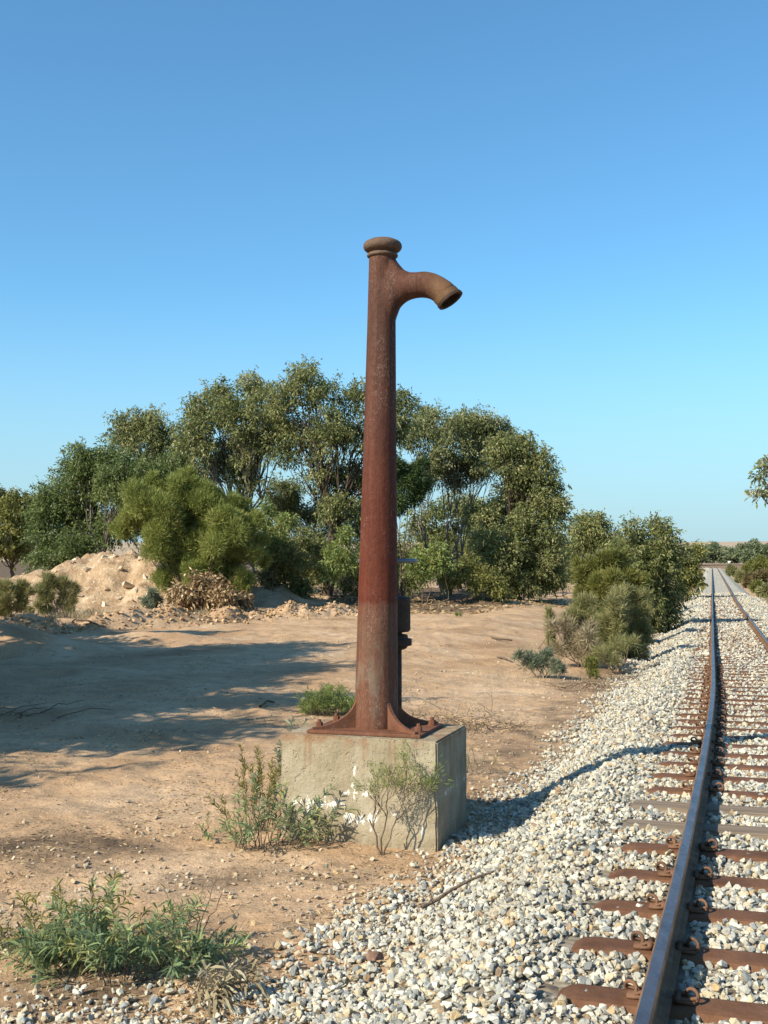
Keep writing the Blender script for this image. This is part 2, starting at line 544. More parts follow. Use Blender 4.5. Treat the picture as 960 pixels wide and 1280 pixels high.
b.inputs['Metallic'].default_value = .6
b.inputs['Base Color'].default_value = (.14, .16, .19, 1)
M['wheel_metal'] = m
m, t, b = new_mat('white_paint', .6, .3)
b.inputs['Base Color'].default_value = (.8, .8, .78, 1)
M['white_paint'] = m

# ------------------------------------------------------------------ lie of the land
def track_x(y):
    """x of the left rail"""
    y = np.asarray(y, float)
    return .2825 * y - .25 * (np.clip(16 - y, 0, 40) / 12.25) ** 2 - .0016 * np.clip(y - 270, 0, 200) ** 2

_ty = np.linspace(-40, 1000, 2081)
_tz = np.interp(_ty, [-40, 9, 26, 54, 103, 263, 325, 345, 500], [0, 0, -.28, -.5, -.45, -.3, -.24, -.3, -.6])
def track_z(y):
    y = np.asarray(y, float)
    wdt = np.clip(np.abs(y) * .12, 1.5, 20)
    return sum(np.interp(y + k * wdt, _ty, _tz) for k in (-1, -.5, 0, .5, 1)) / 5

def track_u(x, y):
    """signed distance right of the track centre line"""
    return (x - track_x(y)) * .962 - .57

def bump_at(x, y, cx, cy, rx, ry, h):
    return h * np.exp(-(((x - cx) / rx) ** 2 + ((y - cy) / ry) ** 2))

RIDGE = [(-12, 29), (-8.1, 31), (-6.4, 33), (-4.9, 34.3), (-3.7, 36), (-1, 38.5)]
def ground_z(x, y):
    x, y = np.broadcast_arrays(np.asarray(x, float), np.asarray(y, float))
    u = track_u(x, y)
    near = -.46 + track_z(y)
    left = np.interp(y, [-50, 14, 45, 60, 110, 300, 345, 600, 3000], [-.46, -.46, -.28, -.4, -.75, -.5, .05, .3, .3])
    k = smoothstep(-7.5, -2.6, u) * (1 - smoothstep(2.6, 9, u)) * (1 - smoothstep(315, 345, y))
    right = np.interp(y, [-50, 14, 60, 110, 300, 345, 600, 3000], [-.5, -.55, -.75, -.7, -.4, .05, .3, .3])
    z = np.where(u < 0, left, right) * (1 - k) + near * k
    fine = 1 - smoothstep(60, 150, y)
    z = z + fine * (.10 * fbm(x * .35, y * .35, 3, 4) + .035 * fbm(x * 1.7, y * 1.7, 5, 4) * (1 - .5 * k))
    z = z + fine * .03 * fbm(x * 5, y * 5, 8, 4)
    for o_ in (-.75, .75):                  # wheel tracks down the road
        dd = (x - (-6.5 + (y - 14) * .5 + .5 * np.sin(y * .12))) * .894 - o_
        z = z - .06 * np.exp(-(dd / .22) ** 2) * smoothstep(10, 14, y) * (1 - smoothstep(38, 42, y)) * (.6 + fbm(x * .7, y * .7, 14, 2))
    # wheel rut edge and graded windrow across the road, banks by the left edge
    rx = np.array([r[0] for r in RIDGE]); ry = np.array([r[1] for r in RIDGE])
    d = y - np.interp(x, rx, ry)
    on = smoothstep(-14, -11, x) * (1 - smoothstep(-1.5, 0, x))
    z = z + on * np.exp(-(d / .7) ** 2) * (.22 + .5 * fbm(x * 1.3, y * 1.3, 21, 4) + .25 * np.abs(fbm(x * 3.3, y * 3.3, 22, 3)))
    z = z + bump_at(x, y, -8.2, 24.5, 1.7, 1.0, .55) + bump_at(x, y, -5.4, 27, 1.6, .7, .22) + bump_at(x, y, -7, 20, 2.5, .5, .12)
    z = z + bump_at(x, y, 3.9, 24.5, 1.5, 2.2, .28)
    z = z + smoothstep(40, 45, y) * (1 - smoothstep(70, 80, y)) * (1 - smoothstep(4, 7, x)) * (.22 + .3 * fbm(x * .8, y * .8, 31, 3))
    return z

def ballast_z(u, y):
    """height of the ballast surface at distance u from the centre line"""
    au = np.abs(u)
    prof = np.where(au < 1.25, -.125, -.125 - (au - 1.25) * .42)
    x = track_x(y) + (u + .57) / .962
    return track_z(y) + prof + .05 * fbm(x * 1.6, y * 1.6, 41, 3) * smoothstep(1.0, 1.5, au)

def axis(dense, lo, hi, step, grow=1.045):
    a = [dense[0]]
    while a[-1] < dense[1]:
        a.append(a[-1] + step)
    s = step
    while a[-1] < hi:
        s *= grow
        a.append(a[-1] + s)
    s, left = step, [dense[0]]
    while left[-1] > lo:
        s *= grow
        left.append(left[-1] - s)
    return np.array(left[:0:-1] + a)

def grid_mesh(X, Y, Z):
    ny, nx = X.shape
    V = np.stack([X, Y, Z], -1).reshape(-1, 3)
    i, j = np.meshgrid(np.arange(ny - 1), np.arange(nx - 1), indexing='ij')
    Fq = np.stack([i * nx + j, i * nx + j + 1, (i + 1) * nx + j + 1, (i + 1) * nx + j], -1).reshape(-1, 4)
    return V, Fq

gx = axis((-3.6, 2.2), -3500, 3500, .045, 1.035)
gy = axis((4.2, 11.5), -60, 48, .045, 1.0065)
gy = np.concatenate([gy[gy < 48], 48 + .28 * (1.05 ** np.arange(0, 140) - 1) / .05])
gy = gy[(gy > 3.0) | (np.arange(len(gy)) % 6 == 0)]
GX, GY = np.meshgrid(gx, gy)
GZ = ground_z(GX, GY)
U = track_u(GX, GY)
# leaf mould under the trees, dusty earth at the foot of the ballast, darker patches in the lower left
mould = smoothstep(39.5, 42.5, GY + 1.2 * fbm(GX * .5, GY * .5, 51, 3)) * (1 - smoothstep(2, 6, GX - (GY - 40) * .12)) * (1 - smoothstep(70, 90, GY))
mould = np.maximum(mould, .5 * smoothstep(-3.6, -2.6, U + .8 * fbm(GX * .6, GY * .6, 53, 3)) * (1 - smoothstep(-1.6, -1.3, U)) * smoothstep(7.5, 9.5, GY) * (1 - smoothstep(40, 60, GY)))
mould = np.maximum(mould, .62 * np.exp(-((GX + 2.2) / 1.3) ** 2 - ((GY - 8.0) / .7) ** 2))
mould = np.maximum(mould, .6 * np.exp(-((GX + .9) / 1.0) ** 2 - ((GY - 7.3) / .45) ** 2))
mould = np.maximum(mould, .6 * np.exp(-((GX + 1.3) / .9) ** 2 - ((GY - 5.3) / .45) ** 2))
mould = np.maximum(mould, .85 * smoothstep(90, 140, GY) * (U < -2.4))
mould = np.maximum(mould, .6 * (U > 2.2))
V, Fq = grid_mesh(GX, GY, GZ)
ground = structure(link('ground', mesh_from('ground', V, Fq, M['sand'], True, mould.ravel())))

# far paddock on its long rise
fx = np.linspace(-3000, 3000, 61)
fy = np.array([900, 1200, 1600, 2000, 2400, 2700, 3000, 3400])
FX, FY = np.meshgrid(fx, fy)
FZ = -1 + smoothstep(850, 2600, FY) * (40 + 6 * fbm(FX * .0012, FY * .0006, 61, 3)) - smoothstep(2600, 3400, FY) * 25
V, Fq = grid_mesh(FX, FY, FZ)
structure(link('far_field', mesh_from('far_field', V, Fq, M['far_field'], True)))

# ballast ribbon
by = np.concatenate([np.arange(-4, 30, .1), np.arange(30, 110, .4), np.arange(110, 345, 2)])
bu = np.concatenate([np.linspace(-3.1, -1.2, 20), np.linspace(-1.0, 1.0, 9), np.linspace(1.2, 3.1, 20)])
BU, BY = np.meshgrid(bu, by)
BX = track_x(BY) + (BU + .57) / .962
BZ = ballast_z(BU, BY) - .04
BZ = np.where(np.abs(BU) > 2.6, np.minimum(BZ, ground_z(BX, BY) - .08), BZ)
V, Fq = grid_mesh(BX, BY, BZ)
bt = smoothstep(1.75, 2.2, np.abs(BU) + .5 * fbm(BX * .8, BY * .8, 71, 3))
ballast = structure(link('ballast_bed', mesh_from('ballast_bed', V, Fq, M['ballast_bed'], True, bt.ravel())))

# level crossing of pale gravel at the end of the straight
cx, cy = np.meshgrid(np.linspace(60, 180, 31), np.linspace(338, 352, 8))
V, Fq = grid_mesh(cx, cy, ground_z(cx, cy) + .35)
structure(link('crossing_road', mesh_from('crossing_road', V, Fq, M['far_field'], True)))

# ------------------------------------------------------------------ stones
def stone_mesh(name, r, mat, flat=.75):
    bm = bmesh.new()
    q = r.normal(size=(15, 3))
    q = unit(q) * (0.8 + .2 * r.random((15, 1))) * np.array([1, .72 + .25 * r.random(), flat * (.7 + .4 * r.random())])
    for v in q:
        bm.verts.new(v * .5)
    res = bmesh.ops.convex_hull(bm, input=bm.verts)
    bmesh.ops.delete(bm, geom=[g for g in res['geom_interior'] if isinstance(g, bmesh.types.BMVert)], context='VERTS')
    loose = [v for v in bm.verts if not v.link_faces]
    if loose:
        bmesh.ops.delete(bm, geom=loose, context='VERTS')
    bmesh.ops.bevel(bm, geom=list(bm.edges), offset=.012, segments=1, affect='EDGES', clamp_overlap=True)
    me = bpy.data.meshes.new(name)
    bm.to_mesh(me)
    bm.free()
    me.materials.append(mat)
    return me

r0 = np.random.default_rng(11)
STONES = [stone_mesh('stone', r0, M['stone']) for _ in range(14)]
WARM = [stone_mesh('pebble', r0, M['warm_stone'], .6) for _ in range(8)]

def scatter(name, meshes, P, size, parent=None, seed=1):
    """many stones as one object: geometry nodes put one mesh of a hidden set on every point"""
    r = np.random.default_rng(seed)
    src = bpy.data.collections.new(name + '_shapes')
    for me in meshes:
        src.objects.link(bpy.data.objects.new(me.name, me))
    n = len(P)
    me = bpy.data.meshes.new(name)
    me.vertices.add(n)
    me.vertices.foreach_set('co', np.asarray(P, np.float32).ravel())
    def put(nm, kind, key, arr):
        me.attributes.new(nm, kind, 'POINT').data.foreach_set(key, np.asarray(arr).ravel())
    sc = size[:, None] * (.8 + .4 * r.random((n, 3)))
    rot = np.stack([r.normal(0, .5, n), r.normal(0, .5, n), r.random(n) * 6.283], -1)
    put('stone_scale', 'FLOAT_VECTOR', 'vector', sc.astype(np.float32))
    put('stone_rot', 'FLOAT_VECTOR', 'vector', rot.astype(np.float32))
    put('stone_idx', 'INT', 'value', r.integers(0, len(meshes), n).astype(np.int32))
    o = link(name, me, parent)
    g = bpy.data.node_groups.new(name, 'GeometryNodeTree')
    g.interface.new_socket('Geometry', in_out='INPUT', socket_type='NodeSocketGeometry')
    g.interface.new_socket('Geometry', in_out='OUTPUT', socket_type='NodeSocketGeometry')
    gi, go = g.nodes.new('NodeGroupInput'), g.nodes.new('NodeGroupOutput')
    ci = g.nodes.new('GeometryNodeCollectionInfo')
    ci.inputs[0].default_value = src
    ci.inputs['Separate Children'].default_value = True
    ci.inputs['Reset Children'].default_value = True
    ip = g.nodes.new('GeometryNodeInstanceOnPoints')
    ip.inputs['Pick Instance'].default_value = True
    def named(nm, dt):
        a = g.nodes.new('GeometryNodeInputNamedAttribute')
        a.data_type = dt
        a.inputs[0].default_value = nm
        return next(s for s in a.outputs if s.enabled and s.name == 'Attribute')
    g.links.new(gi.outputs[0], ip.inputs['Points'])
    g.links.new(ci.outputs[0], ip.inputs['Instance'])
    g.links.new(named('stone_idx', 'INT'), ip.inputs['Instance Index'])
    e2r = g.nodes.new('FunctionNodeEulerToRotation')
    g.links.new(named('stone_rot', 'FLOAT_VECTOR'), e2r.inputs[0])
    g.links.new(e2r.outputs[0], ip.inputs['Rotation'])
    g.links.new(named('stone_scale', 'FLOAT_VECTOR'), ip.inputs['Scale'])
    g.links.new(ip.outputs[0], go.inputs[0])
    md = o.modifiers.new('scatter', 'NODES')
    md.node_group = g
    return o

# column block corners (used to keep stones out of it)
ROT = radians(-17.7) * -1
BLK_C = np.array([-.058 + .02, 8.60])
EU = np.array([cos(radians(17.7)), -sin(radians(17.7))])      # along the front face, towards the track
EV = np.array([sin(radians(17.7)), cos(radians(17.7))])       # away from the viewer
BW, BD = 1.156, .85
FRC = np.array([.364, 8.0])
BLK_C = FRC - EU * BW / 2 + EV * BD / 2
def in_block(x, y, m=.02):
    dx, dy = x - BLK_C[0], y - BLK_C[1]
    return (np.abs(dx * EU[0] + dy * EU[1]) < BW / 2 + m) & (np.abs(dx * EV[0] + dy * EV[1]) < BD / 2 + m)

SLEEPER_STEP = .585
SLEEPER_Y0 = 1.02
def sample_track(n, y0, y1, umin, umax, r):
    y = y0 + (y1 - y0) * r.random(n)
    u = umin + (umax - umin) * r.random(n)
    return track_x(y) + (u + .57) / .962, y, u

def surface_z(x, y):
    u = track_u(x, y)
    return np.maximum(ground_z(x, y), np.where(np.abs(u) < 2.7, ballast_z(u, y) - .03, -9))

r = np.random.default_rng(5)
PX, PY, PS = [], [], []
for (y0, y1, dens, s0, s1) in ((2.4, 6.5, 1900, .028, .056), (6.5, 12, 1200, .029, .058), (12, 22, 500, .036, .068), (22, 40, 190, .055, .095), (40, 75, 70, .08, .13)):
    umin, umax = -3.0, 2.9
    n = int((y1 - y0) * 6 * dens)
    x, y, u = sample_track(n, y0, y1, umin, umax, r)
    edge = 2.18 + .32 * fbm(x * 1.1, y * 1.1, 81, 3)
    keep = r.random(n) < np.where(u < 0, 1 - smoothstep(edge - .25, edge + .35, -u), 1 - smoothstep(2.0, 2.6, u))
    keep &= np.abs(x) < .36 * y + .8
    PX.append(x[keep]); PY.append(y[keep]); PS.append((s0 * .75 + (s1 * 1.1 - s0 * .75) * r.random(n) ** 2.2)[keep])
# spill of ballast across the near left
n = 7500
x, y = -2.6 + 3.0 * r.random(n), 3.2 + 2.7 * r.random(n)
keep = (r.random(n) < 1 - smoothstep(-.25, .4, y - 4.95 - .25 * np.clip(x + 1, -2, 1) + .7 * fbm(x * 1.5, y * 1.5, 91, 3))) & (track_u(x, y) < -1.9)
PX.append(x[keep]); PY.append(y[keep]); PS.append((.024 + .036 * r.random(n) ** 1.5)[keep])
PX, PY, PS = map(np.concatenate, (PX, PY, PS))
keep = ~in_block(PX, PY)
# leave the sleeper tops and the rails clear
u = track_u(PX, PY)
slope = (track_x(PY + .3) - track_x(PY - .3)) / .6
along = (PY + (u + .57) * slope / np.sqrt(1 + slope ** 2) - SLEEPER_Y0) / (SLEEPER_STEP * .962)
d = np.abs(along - np.round(along)) * SLEEPER_STEP
onsl = (d < .098) & (np.abs(u) < 1.02) & (r.random(len(u)) > .05) & (PY < 75)
keep &= ~onsl & ~(np.abs(np.abs(u) - .57) < .075)
PX, PY, PS, u = PX[keep], PY[keep], PS[keep], u[keep]
PZ = surface_z(PX, PY) + PS * (.12 + .35 * r.random(len(PS)))
PZ = np.where(np.abs(u) < 1.1, PZ - .012, PZ)
# the three hundred that show largest are objects, parts of the ballast bed
show = PS / PY * (np.abs(PX) < .33 * PY - .02) * (PY > 3.45)
big = np.argsort(-show)[:296]
rest = np.ones(len(PS), bool)
rest[big] = False
gravel = stuff(scatter('gravel', STONES, np.stack([PX, PY, PZ], -1)[rest], PS[rest], ballast, 3))
for i in big:
    o = link('stone', STONES[int(r.integers(0, len(STONES)))], ballast, (PX[i], PY[i], PZ[i] + .003), (r.normal(0, .5), r.normal(0, .5), r.random() * 6.28))
    o.scale = PS[i] * 1.1 * (.85 + .3 * r.random(3))

# pebbles and grit on the sand
n = 70000
y = 4.6 + 24 * r.random(n) ** 1.9
x = -.36 * y + (.36 * y + 1.5 + .28 * y) * r.random(n)
u = track_u(x, y)
dens = .10 + 1.6 * smoothstep(.05, .6, fbm(x * .9, y * .9, 101, 3)) + .9 * smoothstep(-3.6, -2.2, u)
dens = dens + 1.9 * np.exp(-((x + 1.0) / 1.4) ** 2 - ((y - 7.35) / .35) ** 2) + 1.2 * np.exp(-((x + 2.4) / .7) ** 2 - ((y - 7.7) / .25) ** 2) + 1.0 * (1 - smoothstep(5.2, 6.2, y)) + .8 * np.exp(-((x + .6) / .8) ** 2 - ((y - 7.2) / .35) ** 2)
keep = (r.random(n) * 2.0 < dens) & (u < -1.6) & ~in_block(x, y)
x, y = x[keep], y[keep]
s = (.006 + .048 * r.random(len(x)) ** 6) * (1 + y * .012)
stuff(scatter('pebbles', WARM, np.stack([x, y, ground_z(x, y) + s * .15], -1), s, None, 9),
      'pale pebbles and chips strewn over the sandy ground')

n = 5200
x = -12.5 + 12.5 * r.random(n)
y = np.interp(x, [q_[0] for q_ in RIDGE], [q_[1] for q_ in RIDGE]) + r.normal(0, .6, n)
s = .03 + .16 * r.random(n) ** 5
m, t, b = new_mat('earth_clod', .95, .1)
N = NB(t)
N.l(N.ramp(N.n('ShaderNodeObjectInfo').outputs['Random'], [(0, (.25, .155, .085)), (.6, (.42, .275, .15)), (1, (.55, .4, .25))]), b.inputs['Base Color'])
CLODS = [stone_mesh('clod', r, m, .7) for _ in range(5)]
stuff(scatter('earth_clods', CLODS, np.stack([x, y, ground_z(x, y) + s * .1], -1), s, None, 19), 'clods of earth along the windrow across the sandy road')

# ------------------------------------------------------------------ railway track
def track_frame(y):
    e = .05
    tx = float(track_x(y + e) - track_x(y - e)) / (2 * e)
    tz = float(track_z(y + e) - track_z(y - e)) / (2 * e)
    tdir = Vector((tx, 1, tz)).normalized()
    ndir = Vector((tdir.y, -tdir.x, 0)).normalized()
    return Vector((float(track_x(y)), y, float(track_z(y)))), tdir, ndir

track = thing('railway_track', 'narrow gauge railway track of two steel rails clipped to rusty sleepers on pale ballast', 'railway track')
PROF = [(-.0295, 0), (-.022, .0), (.022, 0), (.0295, -.006), (.029, -.03), (.008, -.042), (.007, -.105), (.03, -.118), (.055, -.124), (.055, -.133),
        (-.055, -.133), (-.055, -.124), (-.03, -.118), (-.007, -.105), (-.008, -.042), (-.029, -.03), (-.0295, -.006)]
PROF = PROF[1:]
ry = np.concatenate([np.arange(-3, 30, .25), np.arange(30, 120, 1.0), np.arange(120, 345, 3.0)])
for gauge in (0.0, 1.14):
    V, Fq, mi = [], [], []
    k = len(PROF)
    rr = np.random.default_rng(int(gauge * 10) + 2)
    for i, y in enumerate(ry):
        c, td, nd = track_frame(float(y))
        wobble = .006 * float(noise(y * .35, gauge, 5))
        for a, zz in PROF:
            q = c + nd * (gauge + a + wobble) + Vector((0, 0, zz))
            V.append(q)
    n = len(ry)
    for i in range(n - 1):
        for j in range(k):
            j2 = (j + 1) % k
            Fq.append((i * k + j, (i + 1) * k + j, (i + 1) * k + j2, i * k + j2))
            mi.append(1 if j == 0 else 0)
    o = part('rail', V, Fq, [M['rail_side'], M['rail_top']], track, False, None, mi)
    o['label'] = 'rusty rail with a polished blue-grey running top'

# steel trough sleeper: flat top, sloping flanks, ends bent down and rounded
def sleeper_mesh():
    xs = [-1.0, -.992, -.975, -.95, -.92, -.88, -.6, 0, .6, .88, .92, .95, .975, .992, 1.0]
    prof = [(-.14, -.10), (-.105, -.03), (-.085, -.004), (-.06, 0), (.06, 0), (.085, -.004), (.105, -.03), (.14, -.10)]
    V, Fq = [], []
    for x in xs:
        e = max(0, (abs(x) - .88) / .12)
        for a, zz in prof:
            wsc = math.sqrt(max(.0, 1 - .8 * e * e))
            V.append((x, a * wsc, zz - .06 * e * e))
    k = len(prof)
    for i in range(len(xs) - 1):
        for j in range(k - 1):
            Fq.append((i * k + j, (i + 1) * k + j, (i + 1) * k + j + 1, i * k + j + 1))
    Fq.append(tuple(range(k))); Fq.append(tuple(reversed(range((len(xs) - 1) * k, len(xs) * k))))
    me = mesh_from('sleeper', V, Fq, M['rust_sleeper'])
    bm = bmesh.new(); bm.from_mesh(me)
    bmesh.ops.recalc_face_normals(bm, faces=bm.faces)
    bm.to_mesh(me); bm.free()
    return me

def box_arrays(c, h):
    V = np.array([[sx, sy, sz] for sx in (-1, 1) for sy in (-1, 1) for sz in (-1, 1)], float) * np.asarray(h) + np.asarray(c)
    Fq = np.array([[0, 1, 3, 2], [4, 6, 7, 5], [0, 4, 5, 1], [2, 3, 7, 6], [0, 2, 6, 4], [1, 5, 7, 3]])
    return V, Fq

def timber_mesh():
    V, Fq = box_arrays((0, 0, -.06), (1.0, .11, .065))
    me = mesh_from('sleeper', V, [list(f) for f in Fq], M['timber'])
    bm = bmesh.new(); bm.from_mesh(me)
    bmesh.ops.bevel(bm, geom=list(bm.edges), offset=.012, segments=2, affect='EDGES')
    bm.to_mesh(me); bm.free()
    return me

def clip_mesh():
    """spring clip: a curled loop standing on a small lug, the toe bearing on the rail foot (rail lies towards +x)"""
    a = np.linspace(-.6 * pi, 1.25 * pi, 15)
    loop = np.stack([-.035 + .028 * np.cos(a), np.linspace(-.03, .03, 15), .034 + .03 * np.sin(a)], -1)
    toe = np.array([[-.02, -.03, .012], [.02, -.026, .03], [.05, -.02, .022]])
    heel = np.array([[-.06, .03, .03], [-.01, .032, .016], [.045, .03, .02]])
    parts_ = [tube(loop, .0095, 6), tube(toe, .0095, 6), tube(heel, .0095, 6), box_arrays((.0, 0, .006), (.05, .045, .008)), box_arrays((.03, 0, .018), (.012, .05, .014))]
    V, Fq = join(parts_)
    return mesh_from('rail_clip', V, Fq, M['rust_clip'])

SL, TB, CL = sleeper_mesh(), timber_mesh(), clip_mesh()
r = np.random.default_rng(21)
far_sl = []
for i in range(126):
    cy0 = SLEEPER_Y0 + i * SLEEPER_STEP * .962
    # centre of this sleeper on the centre line
    y = cy0
    for _ in range(4):
        c, td, nd = track_frame(y)
        y = cy0 + nd.y * .57 + 0.0
    c, td, nd = track_frame(cy0)
    cen = c + nd * .57
    tim = i in (11, 12)
    zoff = -.138
    # slight skew and wear of every sleeper
    ang = math.atan2(nd.y, nd.x) + r.normal(0, .006)
    o = link('sleeper', TB if tim else SL, track, (cen.x, cen.y, cen.z + zoff), (r.normal(0, .006), r.normal(0, .003), ang))
    o.location.x += r.normal(0, .012)
    if tim:
        o['label'] = 'weathered grey timber sleeper'
    elif i == 6:
        pass
    if i < 34 and not tim:
        for g, sx in ((-.57, 1), (-.57, -1), (.57, 1), (.57, -1)):
            if g > 0 and cen.y < 8:
                continue
            q = link('rail_clip', CL, o, (g - sx * .085, r.normal(0, .006), .004), (0, 0, 0 if sx > 0 else pi))
            q.scale = (.85, .95, .82) * (1 + r.normal(0, .04)) if False else tuple(np.array((.85, .95, .82)) * (1 + r.normal(0, .05)))

# ------------------------------------------------------------------ concrete block
def to_world(a, bb, z):
    p2 = BLK_C + EU * a + EV * bb
    return np.array([p2[0], p2[1], z])

Z_TOP, Z_BOT = .2565, -.62
block = thing('concrete_block', 'weathered square concrete plinth with white lime stains under the rusty water column', 'plinth', (BLK_C[0], BLK_C[1], -.46))
block.rotation_euler = (0, 0, -radians(17.7))
bm = bmesh.new()
bmesh.ops.create_cube(bm, size=1)
for v in bm.verts:
    v.co = Vector((v.co.x * BW, v.co.y * BD, (Z_TOP - Z_BOT) / 2 + v.co.z * (Z_TOP - Z_BOT) + (Z_BOT + .46)))
bmesh.ops.bevel(bm, geom=list(bm.edges), offset=.012, segments=2, affect='EDGES')
bmesh.ops.subdivide_edges(bm, edges=list(bm.edges), cuts=5, use_grid_fill=True)
rr = np.random.default_rng(3)
bmesh.ops.triangulate(bm, faces=list(bm.faces))
bmesh.ops.subdivide_edges(bm, edges=[e for e in bm.edges if e.calc_length() > .06], cuts=1)
for v in bm.verts:
    x, y, z = v.co
    n_ = float(fbm(x * 5 + y * 3, z * 5 + y, 3, 3)) * .008
    k = 1 - n_
    v.co.x *= k; v.co.y *= k
    # chips out of the arris nearest the viewer on the track side
    ce = math.hypot(x - BW / 2, y + BD / 2)
    if ce < .07 and z > .1:
        chip = max(0, float(fbm(z * 13, 1.7, 8, 3)) + .05) * .055 * (1 - ce / .07)
        v.co.x -= chip; v.co.y += chip
me = bpy.data.meshes.new('block_body')
bm.to_mesh(me); bm.free()
me.materials.append(M['concrete'])
link('block_body', me, block)
# ------------------------------------------------------------------ water column
CEN = np.array([-.058, 8.55])
DPX = 8.55 / F_PX                       # metres per photo pixel at the column
def zc(py):
    return EYE + (HORIZON - py) * DPX
LEAN = (479 - 471.5) / (890 - 320) * 1.0
def axis_x(z):
    return CEN[0] + (z - Z_TOP) * LEAN
column = thing('water_column', 'tall rusty cast iron water column with curved spout and domed cap on concrete plinth', 'water column', (CEN[0], CEN[1], Z_TOP))

def lathe(prof, axis_fn, n=40, cap=True):
    ang = np.arange(n) / n * 2 * pi
    V = []
    for z, rad in prof:
        V.append(np.stack([axis_fn(z) + rad * np.cos(ang), CEN[1] + rad * np.sin(ang), np.full(n, z)], -1))
    V = np.concatenate(V)
    m_ = len(prof)
    Fq = [[i * n + j, i * n + (j + 1) % n, (i + 1) * n + (j + 1) % n, (i + 1) * n + j] for i in range(m_ - 1) for j in range(n)]
    if cap:
        Fq.append(list(range(n - 1, -1, -1)))
        Fq.append([(m_ - 1) * n + j for j in range(n)])
    return V, Fq

SP = EU                                  # the spout reaches over towards the track
def spout_sections():
    pairs = [((476, 322), (476, 418)), ((487, 316), (487, 413)), ((494, 319), (494, 402)), ((500, 328), (500, 385)), ((507, 336.5), (507, 378)), ((514, 340), (514, 374.5)),
             ((522, 341), (522, 373)), ((530, 340.5), (529, 373)), ((538, 341.5), (535, 374)), ((547, 344.5), (540, 376)),
             ((556, 349.5), (544, 379)), ((565, 356), (547, 382)), ((571, 362), (548.5, 384.5)), ((576, 367.5), (550, 386.5))]
    out = []
    for (ux, uy), (lx, ly) in pairs:
        f = 1.035                 # foreshortening of the reach
        A = np.array([(ux - 478.5) * DPX * f, zc(uy)])
        B = np.array([(lx - 478.5) * DPX * f, zc(ly)])
        out.append((A, B))
    return out
def sweep_sections(secs, halfw, n=28):
    V = []
    ax = axis_x(zc(370))
    for i, (A, B) in enumerate(secs):
        c, hv = (A + B) / 2, (A - B) / 2
        hw = halfw[i] if hasattr(halfw, '__len__') else halfw
        for k in range(n):
            th = 2 * pi * k / n
            q = c + hv * cos(th)
            s_ = hw * sin(th)
            V.append((ax + SP[0] * q[0] + EV[0] * s_, CEN[1] + SP[1] * q[0] + EV[1] * s_, q[1]))
    m_ = len(secs)
    Fq = [[i * n + j, i * n + (j + 1) % n, (i + 1) * n + (j + 1) % n, (i + 1) * n + j] for i in range(m_ - 1) for j in range(n)]
    Fq.append(list(range(n - 1, -1, -1)))
    Fq.append([(m_ - 1) * n + j for j in range(n)])
    return np.array(V), Fq

rad_at = lambda py: np.interp(py, [318, 410, 580, 730, 870, 912], [.1, .107, .125, .144, .158, .162])
prof = [(zc(py), float(rad_at(py))) for py in np.linspace(911, 317, 60)]
V1, F1 = lathe(prof, axis_x, 48)
hw = [.085, .098, .102, .1, .0975, .096, .096, .096, .096, .096, .096, .096, .096, .096]
V2, F2 = sweep_sections(spout_sections()[:-1], hw)
bm = bmesh.new()
for VV, FF in ((V1, F1), (V2, F2)):
    vs = [bm.verts.new(v) for v in VV]
    for f in FF:
        bm.faces.new([vs[i] for i in f])
bmesh.ops.recalc_face_normals(bm, faces=bm.faces)
tmp = bpy.data.meshes.new('column_pipe')
bm.to_mesh(tmp); bm.free()
to = bpy.data.objects.new('column_pipe_raw', tmp)
COL.objects.link(to)
md = to.modifiers.new('r', 'REMESH'); md.mode = 'VOXEL'; md.voxel_size = .0085; md.use_smooth_shade = True
md = to.modifiers.new('s', 'SMOOTH'); md.factor = .5; md.iterations = 14
dg = bpy.context.evaluated_depsgraph_get()
pm = bpy.data.meshes.new_from_object(to.evaluated_get(dg))
COL.objects.unlink(to); bpy.data.objects.remove(to)
pm.name = 'column_pipe'
pm.materials.clear(); pm.materials.append(M['rust_column'])
pm.transform(Matrix.Translation(-column.location))
pm.polygons.foreach_set('use_smooth', np.ones(len(pm.polygons), dtype=bool))
link('column_pipe', pm, column)

# spout mouth: a hollow ring past the end of the pipe, with a beaded lip
secs = spout_sections()
def mouth_ring(name, mat, t0, t1, grow_o, grow_i, closed_back):
    (A0, B0), (A1, B1) = secs[-3], secs[-1]
    n = 32
    axv = (A1 + B1) / 2 - (A0 + B0) / 2
    axv = axv / np.linalg.norm(axv)
    V, rings = [], []
    for tt, g_ in ((t0, grow_o), (t1, grow_o), (t1, grow_i), (t0, grow_i)):
        c = (A1 + B1) / 2 + axv * tt
        hv = (A1 - B1) / 2 * g_
        for k in range(n):
            th = 2 * pi * k / n
            q = c + hv * cos(th)
            s_ = .096 * g_ * sin(th)
            V.append((axis_x(zc(370)) + SP[0] * q[0] + EV[0] * s_, CEN[1] + SP[1] * q[0] + EV[1] * s_, q[1]))
    Fq = [[i * n + j, ((i + 1) % 4) * n + j, ((i + 1) % 4) * n + (j + 1) % n, i * n + (j + 1) % n] for i in range(4) for j in range(n)]
    return part(name, V, Fq, [mat, M['rust_dark']], column, False, None, [1 if i == 2 else 0 for i in range(4) for j in range(n)])  # inner faces coloured dark: the shade inside the mouth is painted in
mouth_ring('spout_end', M['rust_spout'], -.045, .012, 1.0, .86, False)
mouth_ring('spout_lip', M['rust_dark'], 0, .02, 1.06, .84, False)

